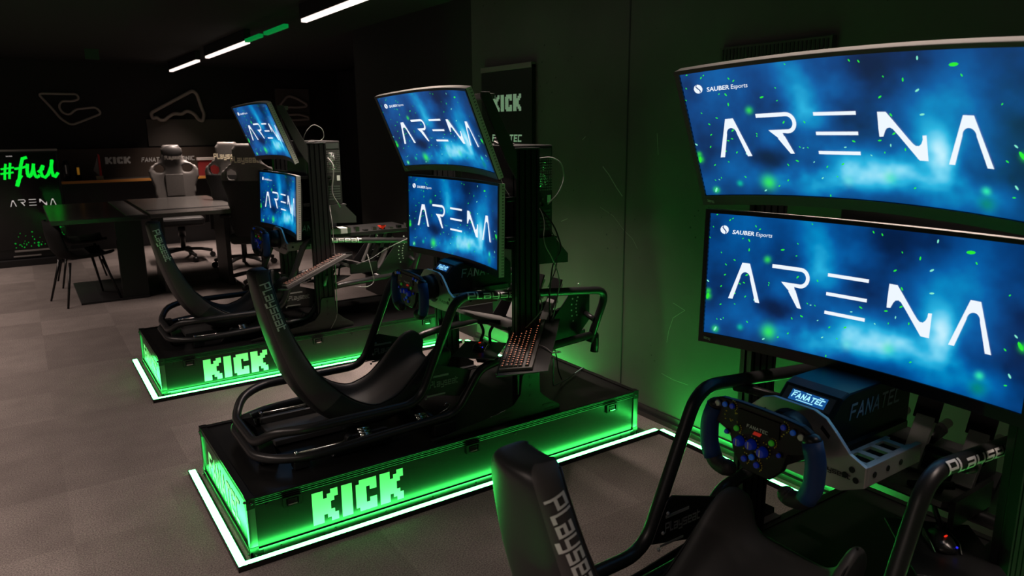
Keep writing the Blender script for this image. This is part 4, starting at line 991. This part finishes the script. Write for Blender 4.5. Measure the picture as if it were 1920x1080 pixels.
# ---- cables
def cable(label, pts, r_=.0035, m_=None, rig='M', off=(0, 0, 0), fil=.05, group=None):
    pts = [Vector(p) + Vector(off) for p in pts]
    ob = MB().tube(pts, r_, fil, 8).build('cable', m_ or cabw, org=pts[0])
    ob.location = RIG[rig] + pts[0]; tag(ob, label, 'cable', group)
y_ = .07
cable('pale cable looping out from the middle tower computer', [(1.50, .10, 1.55), (1.56, .07, 1.56), (1.62, .06, 1.53), (1.64, .06, 1.45), (1.60, .06, 1.38), (1.55, .08, 1.33)])
cable('grey cable running down beside the middle post to the tube frame', [(1.50, .10, 1.34), (1.52, .06, 1.25), (1.50, .05, 1.15), (1.56, .04, 1.05), (1.60, .04, .95), (1.58, .04, .85), (1.56, .06, .72)], .003)
cable('black cable hanging beside the middle post', [(1.53, .10, 1.30), (1.58, .06, 1.22), (1.62, .05, 1.10), (1.56, .05, 1.04), (1.54, .05, .9), (1.55, .06, .7)], .004, cabk)
cable('thin green-lit cable below the middle tower computer', [(1.52, .1, 1.28), (1.55, .05, 1.2), (1.6, .05, 1.13), (1.58, .05, 1.0), (1.53, .05, .92)], .0025, cabk)
cable('short pale cable from the middle post down to the keyboard tray', [(1.477, .05, .90), (1.478, .02, .83), (1.42, .0, .79), (1.38, .03, .74)], .003)
cable('thin cable lying across the top of the middle flight case to its back edge', [(1.56, .04, .55), (1.62, .12, .40), (1.72, .25, .30), (1.88, .35, H + .006), (2.02, .42, H + .006), (2.10, .46, H + .006), (2.118, .47, H + .004)], .0035, mat('teal_cable', (.12, .2, .17), .5))
cable('thin black cable hanging from the pedals of the middle rig', [(1.74, .30, .58), (1.80, .33, .45), (1.84, .36, .33), (1.88, .38, H + .004)], .0035, cabk)
cable('curved pale cable behind the middle upper screen', [(1.24, .09, 1.58), (1.255, .08, 1.50), (1.29, .07, 1.42), (1.335, .07, 1.36)], .0035)
cable('white cable looped over the top of the farthest post', [(1.32, .07, 1.612), (1.34, .05, 1.68), (1.40, .06, 1.735), (1.47, .07, 1.70), (1.48, .08, 1.64), (1.44, .07, 1.612), (1.38, .06, 1.625), (1.34, .08, 1.61), (1.42, .07, 1.615)], .003, None, 'N', OFF_ST['N'])
cable('bunched pale cables at the back of the farthest computer', [(1.50, .09, 1.5), (1.53, .06, 1.45), (1.52, .06, 1.35), (1.50, .06, 1.25), (1.56, .06, 1.15)], .005, None, 'N', OFF_ST['N'])
cable('thin pale cable hanging down the farthest post', [(1.49, .09, 1.17), (1.485, .04, 1.05), (1.49, .04, .8), (1.485, .04, .55), (1.48, .04, .35), (1.42, .03, H + .003)], .003, None, 'N', OFF_ST['N'])
cable('looped pale cable around the farthest rig lower tube', [(1.50, .10, .78), (1.52, .08, .66), (1.54, .085, .56), (1.48, .085, .53), (1.38, .085, .55)], .003, None, 'N', (0, 0, 0))
cable('thin cable rising from the farthest pedals', [(1.45, .2, .69), (1.55, .15, .73), (1.66, .12, .80), (1.80, .085, .86), (1.86, .085, .88)], .003, None, 'N', (0, 0, 0))

# ---- clutter on the farthest rig's deck (control boxes behind its post)
r = thing('control_box', 'flat control box with red lights on the far rig frame', 'control box', (1.5, .3, .93), None, 'N')
MB().box(1.30, 1.95, .22, .62, .905, .935).build('housing', mat('box_grey', (.025, .025, .025), .35, .3), r, bevel=.004)
MB().prism([(1.66, .23, .965), (1.72, .23, .965), (1.69, .23, .935)], (0, .03, 0)).build('red_lamp', mat('red_lamp', (.4, .02, .01), .4, emit=(1, .06, .02), ek=.35), r)
mb = MB()
for i in range(9): mb.box(1.33 + i * .07, 1.36 + i * .07, .23, .27, .935, .945 + .012 * (i % 3), i % 2)
build_split(mb, 'connector', [chrome, blackalu], r)
MB().box(1.22, 1.42, .20, .3, .935, .975).build('light_strip_box', mat('pale_box', (.5, .55, .5), .5), r)

# ================================================================ RIGHT WALL ITEMS
r = thing('wall_banner', 'tall black banner with pale KICK logo on the concrete wall', 'banner', (XW - .03, 4.4, .3), None, None)
MB().box(XW - .03, XW, 4.08, 4.72, .3, 2.11).build('panel', mat('banner_black', (.004, .004, .004), .5), r)
MB().box(XW - .036, XW - .0, 4.08, 4.72, 2.09, 2.125).build('top_rail', mat('banner_rail', (.25, .22, .21), .4, .5), r)
pale = mat('pale_print_with_glow', (.5, .6, .5), .5, emit=(.4, .6, .42), ek=.22)  # unlit print; a faint glow is put in for light falling on it
MB().quads2d(kick(.37, .115), (XW - .0315, 4.575, 1.81), (0, -1, 0), (0, 0, 1)).build('kick_lettering', pale, r)
Q, w_ = strokes('FANATEC', .04, .26, .15, .3); k_ = .37 / w_
MB().quads2d([[(a * k_, b) for a, b in q] for q in Q], (XW - .0315, 4.575, 1.605), (0, -1, 0), (0, 0, 1)).build('sponsor_lettering', pale, r)
mb = MB(); V = []; n = 120
for i in range(n + 1):
    y = YS + .05 + (YB - YS - .5) * i / n; x = XF - .10 + .03 * math.sin(i * 1.25) + .012 * math.sin(i * 3.1); V += [(x, y, .02), (x, y, 2.6), (x + .006, y, .02), (x + .006, y, 2.6)]
mb.add(V, [(4 * i, 4 * i + 1, 4 * i + 5, 4 * i + 4) for i in range(n)] + [(4 * i + 2, 4 * i + 6, 4 * i + 7, 4 * i + 3) for i in range(n)], 0, True)
tag(mb.build('curtain', mat('black_curtain', (.006, .006, .006), .9)), 'black pleated curtain along the far right side behind the farthest rig', 'curtain')

# ================================================================ BACK OF THE ROOM
# high tables
def table(x0, x1, y0, y1, z, label, mm):
    r = thing('high_table', label, 'table', ((x0 + x1) / 2, (y0 + y1) / 2, 0), 'dark meeting tables', None)
    MB().box(x0, x1, y0, y1, z - .045, z).build('tabletop', mm, r, bevel=.004)
    return r
r = table(.19, 1.02, 8.02, 9.85, .87, 'dark high table at far left with a grey strip at its right end', tablem)
MB().box(.84, 1.0, 8.06, 9.8, .87, .876).build('grey_panel', mat('grey_panel', (.18, .17, .165), .45), r)
MB().box(.74, .98, 8.22, 8.30, 0, .825).build('pedestal', mat('pedestal_black', (.008, .01, .008), .6), r)
MB().box(.36, .98, 8.20, 9.4, .0, .02).build('foot_plate', blackm, r)
r = table(1.05, 1.98, 8.05, 9.95, .875, 'glossy dark high table in front of the racing office chairs', mat('table_grey', (.10, .095, .09), .22, .2, noise=.15))
MB().box(1.06, 1.97, 8.38, 8.43, .875, .881).build('cable_slot', blackm, r)
MB().box(1.15, 1.2, 8.3, 8.8, 0, .83).build('leg', mat('leg_grey', (.03, .03, .03), .4), r)
MB().box(1.8, 1.85, 8.3, 8.8, 0, .83).build('leg', mat('leg_grey', (.03, .03, .03), .4), r)
# bench + backboard
r = thing('wall_bench', 'long dark wall bench with an orange wooden front edge', 'bench', (2.2, 12.0, 0), None, None)
MB().box(.47, 3.3, 11.72, YB, .985, 1.02).build('worktop', mat('bench_top', (.02, .02, .02), .4), r)
MB().box(.47, 3.3, 11.70, 11.72, .985, 1.022).build('front_edge', mat('orange_edge', (.55, .24, .05), .5, emit=(.0, .0, .0), ek=0), r)
MB().box(.5, 3.3, 12.0, YB, 0, .985).build('cabinet', blackm, r)
r = thing('sponsor_board', 'long dark wall board with small white sponsor names above the bench', 'sign board', (1.9, 12.2, 1.03), None, None)
MB().box(.45, 3.3, 12.2, YB - .001, 1.02, 1.44).build('board', mat('board_brown', (.05, .035, .025), .6), r)
MB().quads2d(kick(.33, .10), (1.08, 12.198, 1.22), (1, 0, 0), (0, 0, 1)).build('kick_lettering', whitem, r)
Q, w_ = strokes('FANATEC', .055, .22, .18, .3); k_ = .33 / w_
MB().quads2d([[(a * k_, b) for a, b in q] for q in Q], (1.56, 12.198, 1.24), (1, 0, 0), (0, 0, 1)).build('sponsor_lettering', whitem, r)
Q, w_ = strokes('BIONIC', .055, .18, 0, .3); k_ = .25 / w_
MB().quads2d([[(a * k_, b) for a, b in q] for q in Q], (2.05, 12.198, 1.245), (1, 0, 0), (0, 0, 1)).build('sponsor_lettering', whitem, r)
# things on the bench
r = thing('bottle', 'small dark bottle with an orange cap mark on the bench', 'bottle', (.70, 11.85, 1.02), None, None)
MB().cyl((.70, 11.85, 1.02), (.70, 11.85, 1.2), .04, n=16).cyl((.70, 11.85, 1.2), (.70, 11.85, 1.25), .04, .015).build('body', plasticm, r)
MB().box(.685, .715, 11.805, 11.808, 1.10, 1.2).build('label', mat('orange_label_with_glow', (.7, .35, .05), .5, emit=(.7, .3, .02), ek=.15), r)  # label is no lamp; slight emission brightens its orange
r = thing('bottle', 'dark bottle with a white stripe at the left end of the bench', 'bottle', (.56, 11.85, 1.02), None, None)
MB().cyl((.56, 11.85, 1.02), (.56, 11.85, 1.25), .045, n=16).cyl((.56, 11.85, 1.25), (.56, 11.85, 1.3), .045, .02).build('body', plasticm, r)
MB().box(.55, .565, 11.80, 11.803, 1.12, 1.24).build('stripe', whitem, r)
r = thing('folded_flag', 'red and grey pennant on a small base on the bench', 'pennant', (.96, 11.85, 1.02), None, None)
MB().box(.91, 1.0, 11.82, 11.88, 1.02, 1.07).build('base', mat('beige_base', (.45, .33, .22), .5), r)
MB().prism([(.96, 11.85, 1.07), (.99, 11.85, 1.07), (.985, 11.85, 1.36), (.965, 11.85, 1.38)], (0, .015, 0)).build('red_fold', mat('red_cloth', (.5, .02, .02), .6), r)
MB().prism([(.89, 11.85, 1.15), (.955, 11.85, 1.07), (.955, 11.85, 1.34)], (0, .015, 0)).build('grey_fold', mat('grey_cloth', (.16, .15, .15), .6), r)
r = thing('display_box', 'small red box with a white top panel on the bench behind the chairs', 'box', (2.43, 11.85, 1.02), None, None)
MB().box(2.28, 2.58, 11.82, 11.9, 1.02, 1.25).build('body', mat('dark_red', (.25, .02, .02), .5), r)
MB().box(2.27, 2.59, 11.81, 11.9, 1.25, 1.29).build('top', mat('pale_top', (.5, .45, .42), .5), r)
# kiosk
r = thing('video_totem', 'tall black screen totem showing #fuel in green at far left', 'display', (.05, 11.3, 0), None, None)
MB().box(-.62, .46, 11.22, 11.4, .08, 1.47).build('housing', plasticm, r, bevel=.008)
MB().box(-.5, .34, 11.1, 11.5, 0, .08).build('base', blackm, r)
MB().box(-.62, .46, 11.205, 11.22, 1.45, 1.475).build('top_edge', mat('edge_grey', (.3, .28, .27), .4), r)
MB().box(-.16, .27, 11.2, 11.22, .175, .195).box(-.18, .12, 11.2, 11.22, .11, .125).build('bottom_edge', mat('edge_grey', (.3, .28, .27), .4), r)
scr = MB().box(-.58, .43, 11.212, 11.22, .21, 1.43).build('screen', mat('totem_screen', (.006, .006, .007), .15), r)
fg = mat('fuel_green', (0, .2, 0), .5, emit=(.0, .85, .03), ek=1.0)
mb = MB()
def brush(pts, wd_): 
    for (a, b), (c, d) in zip(pts[:-1], pts[1:]):
        l = math.hypot(c - a, d - b) or 1; ex, ey = (c - a) / l * wd_ * .35, (d - b) / l * wd_ * .35; nx, ny = -(d - b) / l * wd_ / 2, (c - a) / l * wd_ / 2
        e = .0 + .0002 * len(mb.f) / 10
        mb.face([(a - ex + nx, 11.2105 - e, b - ey + ny), (a - ex - nx, 11.2105 - e, b - ey - ny), (c + ex - nx, 11.2105 - e, d + ey - ny), (c + ex + nx, 11.2105 - e, d + ey + ny)])
def bz2(p, n=8):
    out = []
    for i in range(n + 1):
        t_ = i / n; q = [Vector(a) for a in p]
        while len(q) > 1: q = [q[j].lerp(q[j + 1], t_) for j in range(len(q) - 1)]
        out.append((q[0].x, q[0].y))
    return out
bw = .036
brush(bz2([(-.115, 1.29), (-.135, 1.2), (-.145, 1.11)]), .026); brush(bz2([(-.065, 1.30), (-.085, 1.2), (-.095, 1.12)]), .026); brush([(-.165, 1.235), (-.04, 1.25)], .022); brush([(-.175, 1.175), (-.05, 1.19)], .022)
brush(bz2([(.11, 1.37), (.06, 1.43), (.03, 1.25), (.01, 1.08), (.0, .95), (-.07, .97), (-.03, 1.07), (.03, 1.14)]), bw); brush(bz2([(-.02, 1.235), (.05, 1.24), (.10, 1.26)]), bw * .8)
brush(bz2([(.115, 1.28), (.085, 1.14), (.105, 1.06), (.16, 1.16), (.18, 1.28)]), bw); brush(bz2([(.18, 1.28), (.165, 1.14), (.19, 1.09), (.225, 1.14)]), bw * .9)
brush(bz2([(.225, 1.19), (.31, 1.21), (.31, 1.34), (.235, 1.30), (.20, 1.10), (.28, 1.06), (.325, 1.15)]), bw * .9)
brush(bz2([(.325, 1.15), (.40, 1.28), (.415, 1.42), (.375, 1.40), (.345, 1.20), (.35, 1.07), (.40, 1.09), (.43, 1.16)]), bw)
mb.build('fuel_lettering', fg, scr, org=ORG[r.name])
A = arena(); mb = MB(); k_ = .5 / .74
for q in A: mb.face([(.12 + a * k_, 11.208, .80 + b * k_) for a, b in q])
mb.build('arena_lettering', mat('totem_white', (0, 0, 0), .4, emit=(.62, .55, .52), ek=.8), scr, org=ORG[r.name])
mb = MB(); rr = random.Random(8)
for i in range(60):
    x = rr.uniform(-.15, .42); z = .23 + abs(rr.gauss(0, .09)) + max(0, x - .2) * rr.random() * .8; s_ = rr.uniform(.006, .018)
    a = rr.random() * 3; mb.face([(x + s_ * math.cos(a + t_) * (1 if j % 2 else .5), 11.209, z + s_ * math.sin(a + t_) * .8) for j, t_ in enumerate((0, 1.5, 3.1, 4.7))])
mb.build('leaf_specks', mat('speck_green', (0, .1, 0), .5, emit=(.0, .4, .03), ek=.6), scr, org=ORG[r.name])
Q, w_ = font_polys('SAUBER', .02); MB().quads2d(Q, (-.1, 11.209, 1.385), (1, 0, 0), (0, 0, 1)).build('heading', mat('totem_white', (0, 0, 0), .4), scr, org=ORG[r.name])

# circuit outlines on the back wall
outm = mat('circuit_white', (.42, .37, .33), .5)
def circuit(pts, label, s=.022, y=YB - .05):
    ob = MB().tube([(a, y, b) for a, b in pts], s, .06, 8, closed=True).build('circuit_outline', outm, org=(pts[0][0], y, pts[0][1])); tag(ob, label, 'wall ornament', 'race circuit outlines on the back wall')
circuit([(.37, 2.21), (.84, 2.21), (.86, 2.14), (.78, 2.11), (.64, 2.11), (.60, 2.04), (.63, 1.95), (.72, 1.92), (.80, 2.0), (1.06, 2.03), (1.12, 1.94), (.72, 1.775), (.60, 1.87), (.52, 2.0)], 'race circuit outline with a square notch on the back wall above the totem', .016)
circuit([(2.39, 2.29), (2.45, 2.24), (2.5, 2.02), (2.53, 1.94), (2.50, 1.83), (2.44, 1.85), (2.38, 1.95), (2.28, 1.99), (2.20, 1.93), (2.10, 1.95), (2.0, 1.89), (1.95, 1.84), (1.88, 1.85), (1.85, 1.89), (1.79, 1.87), (1.77, 1.95)], 'pale wedge-shaped race circuit outline on the back wall above the office chair', .026)
circuit([(3.86, 2.24), (4.00, 2.20), (4.16, 2.11), (4.16, 2.07), (4.0, 2.05), (3.85, 2.06), (3.72, 1.98), (3.84, 1.93), (4.02, 1.94), (4.18, 1.90), (4.19, 1.86), (3.8, 1.84), (3.6, 1.95)], 'race circuit outline on a brown panel behind the farthest upper screen', .02)
tag(MB().box(3.66, 4.22, YB - .03, YB, 1.75, 2.35).build('wall_panel', mat('brown_panel', (.09, .08, .07), .5)), 'brown wall panel behind the circuit outline beside the farthest screens', 'panel')
# wall panel behind wedge circuit
tag(MB().box(1.70, 3.2, YB - .03, YB, 1.46, 1.86).build('wall_panel', mat('brown_panel', (.09, .08, .07), .5)), 'brown wall panel below the wedge circuit outline', 'panel')
r = thing('exit_sign', 'tiny unlit exit sign on the ceiling at upper left', 'sign', (.9, 10.4, ZC - .1), None, None)
MB().box(.85, 1.0, 10.4, 10.42, ZC - .12, ZC).build('panel', mat('dim_green', (.03, .08, .04), .5), r)

# side chairs at the table
def slim_chair(x, y, rz, label):
    r = thing('side_chair', label, 'chair', (x, y, 0), 'dark four-legged chairs at the high table', None); ORG[r.name] = Vector((0, 0, 0)); r.rotation_euler.z = rz
    mb = MB(); n = 10; V = []
    prof = [(.24, .46), (.1, .44), (-.1, .44), (-.2, .47), (-.25, .56), (-.28, .70), (-.29, .84)]
    for i, (px_, pz_) in enumerate(prof):
        hw = .24 if i < 5 else .22 - .03 * (i - 5)
        for j in range(n + 1):
            f = -1 + 2 * j / n; V.append((px_ + (.06 * f * f if i > 2 else 0), f * hw, pz_ + .05 * f * f * (1 if i < 4 else 0)))
    mb.add(V, [(i * (n + 1) + j, i * (n + 1) + j + 1, (i + 1) * (n + 1) + j + 1, (i + 1) * (n + 1) + j) for i in range(len(prof) - 1) for j in range(n)], 0, True)
    s = mb.build('shell', mat('chair_shell', (.003, .003, .003), .8, spec=.2), r); md = s.modifiers.new('sol', 'SOLIDIFY'); md.thickness = .02
    for sx in (-1, 1):
        for sy in (-1, 1): MB().cyl((sx * .15, sy * .15, .43), (sx * .25, sy * .25, 0), .014, .010, n=10).build('leg', mat('leg_satin', (.02, .02, .02), .25, .5), r)
slim_chair(.42, 8.42, .25, 'dark chair at the near left end of the high table')
slim_chair(.49, 9.50, .05, 'dark chair behind the left high table, only thin legs showing')

# racing office chairs
def office_chair(x, y, rz, label, dark, sc_=1.12):
    r = thing('gaming_chair', label, 'office chair', (x, y, 0), 'racing-style office chairs', None); ORG[r.name] = Vector((0, 0, 0)); r.rotation_euler.z = rz; r.scale = (sc_,) * 3
    # back: mask on a grid in (y,z), slightly curved; faces +x is front
    st_ = .014
    def hwid(z):   # half width of back at height z above seat base
        K_ = [(.0, .20), (.2, .215), (.38, .235), (.50, .275), (.56, .28), (.62, .25), (.67, .17), (.70, .13), (.74, .125), (.82, .115), (.865, .085)]
        return np.interp(z, [k[0] for k in K_], [k[1] for k in K_])
    def inside(yy, z):
        if z < 0 or z > .87 or abs(yy) > hwid(z): return False
        if ((abs(yy) - .155) / .055) ** 2 + ((z - .585) / .04) ** 2 < 1: return False
        return True
    ny = int(.6 / st_); nz = int(.88 / st_); idx = {}; V = []; cells = []
    def vtx(i, j, side):
        k_ = (i, j, side)
        if k_ not in idx:
            yy = -.3 + i * st_; z = j * st_
            cx_ = .0 - .10 * z + .10 * (abs(yy) / .28) ** 2 * (1 if z < .66 else .2)
            th_ = .035 if side else -.035
            idx[k_] = len(V); V.append(Vector((cx_ + th_ - .22, yy, .48 + z)))
        return idx[k_]
    C = {(i, j) for i in range(ny) for j in range(nz) if inside(-.3 + (i + .5) * st_, (j + .5) * st_)}
    F_ = []; Mi = []
    for (i, j) in C:
        for side in (0, 1):
            F_.append([vtx(i, j, side), vtx(i + 1, j, side), vtx(i + 1, j + 1, side), vtx(i, j + 1, side)]); Mi.append(1 if dark and side == 0 and j * st_ < .53 else 0)
        for (di, dj, a, b) in ((-1, 0, (i, j), (i, j + 1)), (1, 0, (i + 1, j), (i + 1, j + 1)), (0, -1, (i, j), (i + 1, j)), (0, 1, (i, j + 1), (i + 1, j + 1))):
            if (i + di, j + dj) not in C: F_.append([vtx(*a, 0), vtx(*b, 0), vtx(*b, 1), vtx(*a, 1)]); Mi.append(1 if dark and j * st_ < .45 else 0)
    mb = MB(); mb.add(V, F_, 0, True); mb.m = Mi
    bk = mb.build('backrest', [leather, chairdk], r); s = bk.modifiers.new('sm', 'SMOOTH'); s.iterations = 6; s.factor = .6
    if dark:
        Q, w_ = strokes('PlaySeat', .05, .26); 
        Q, w_ = strokes('Playseat', .045, .26); k_ = .25 / w_
        MB().quads2d([[(a * k_, b) for a, b in q] for q in Q], (-.22 - .075 - .037, .125, .48 + .70), (0, -1, 0), (0, 0, 1)).build('back_lettering', mat('cream_print', (.75, .68, .5), .5), bk, org=(0, 0, 0))
        
    else:
        MB().sphere((-.215, 0, 1.26), .1, sc3=(.5, 1.15, .8), n=20, k=14).build('head_pillow', mat('pillow_black', (.04, .038, .037), .45), bk, org=(0, 0, 0))
        Q, w_ = strokes('Playseat', .035, .26); k_ = .17 / w_
        MB().quads2d([[(a * k_, b) for a, b in q] for q in Q], (-.158, -.085, .48 + .70), (0, 1, 0), (0, 0, 1)).build('front_lettering', mat('dull_print', (.3, .28, .25), .5), bk, org=(0, 0, 0))
        MB().box(-.225, -.19, -.10, .10, .74, 1.0).build('back_panel', leather, bk, org=(0, 0, 0), bevel=.006)
    MB().box(-.22, .27, -.24, .24, .42, .52).build('seat_cushion', chairdk, r, bevel=.03)
    for sy in (-1, 1):
        a = MB().box(-.02, .02, sy * .30 - .02, sy * .30 + .02, .42, .66).box(-.02, .02, min(sy * .22, sy * .30), max(sy * .22, sy * .30), .42, .45).build('armrest', plasticm, r, bevel=.004)
        MB().box(-.13, .15, sy * .30 - .045, sy * .30 + .045, .66, .69).build('arm_pad', rubberm, a, org=(0, 0, 0), bevel=.01)
    MB().cyl((0, 0, .1), (0, 0, .42), .028).cyl((0, 0, .28), (0, 0, .42), .04).build('gas_column', plasticm, r)
    for i in range(5):
        t_ = 2 * PI * i / 5 + .3; d = Vector((math.cos(t_), math.sin(t_), 0))
        l = MB().tube([Vector((0, 0, .12)) + d * .02, Vector((0, 0, .115)) + d * .18, Vector((0, 0, .08)) + d * .32], .02, .05, 10).build('base_leg', mat('base_satin', (.05, .05, .05), .3, .6), r)
        q = d.cross(Vector((0, 0, 1))); c_ = Vector((0, 0, .032)) + d * .32
        MB().cyl(c_ - q * .02, c_ + q * .02, .032, n=16).build('caster', plasticm, l, org=(0, 0, 0))
office_chair(1.72, 10.45, -PI / 2 - .08, 'grey racing-style office chair facing us across the glossy table', False)
office_chair(2.16, 8.15, PI / 2 - .55, 'nearest racing-style office chair turned away, with cream back lettering', True, 1.16)
office_chair(2.24, 9.35, PI / 2 - .5, 'racing-style office chair half hidden behind the nearest office chair', True, 1.16)
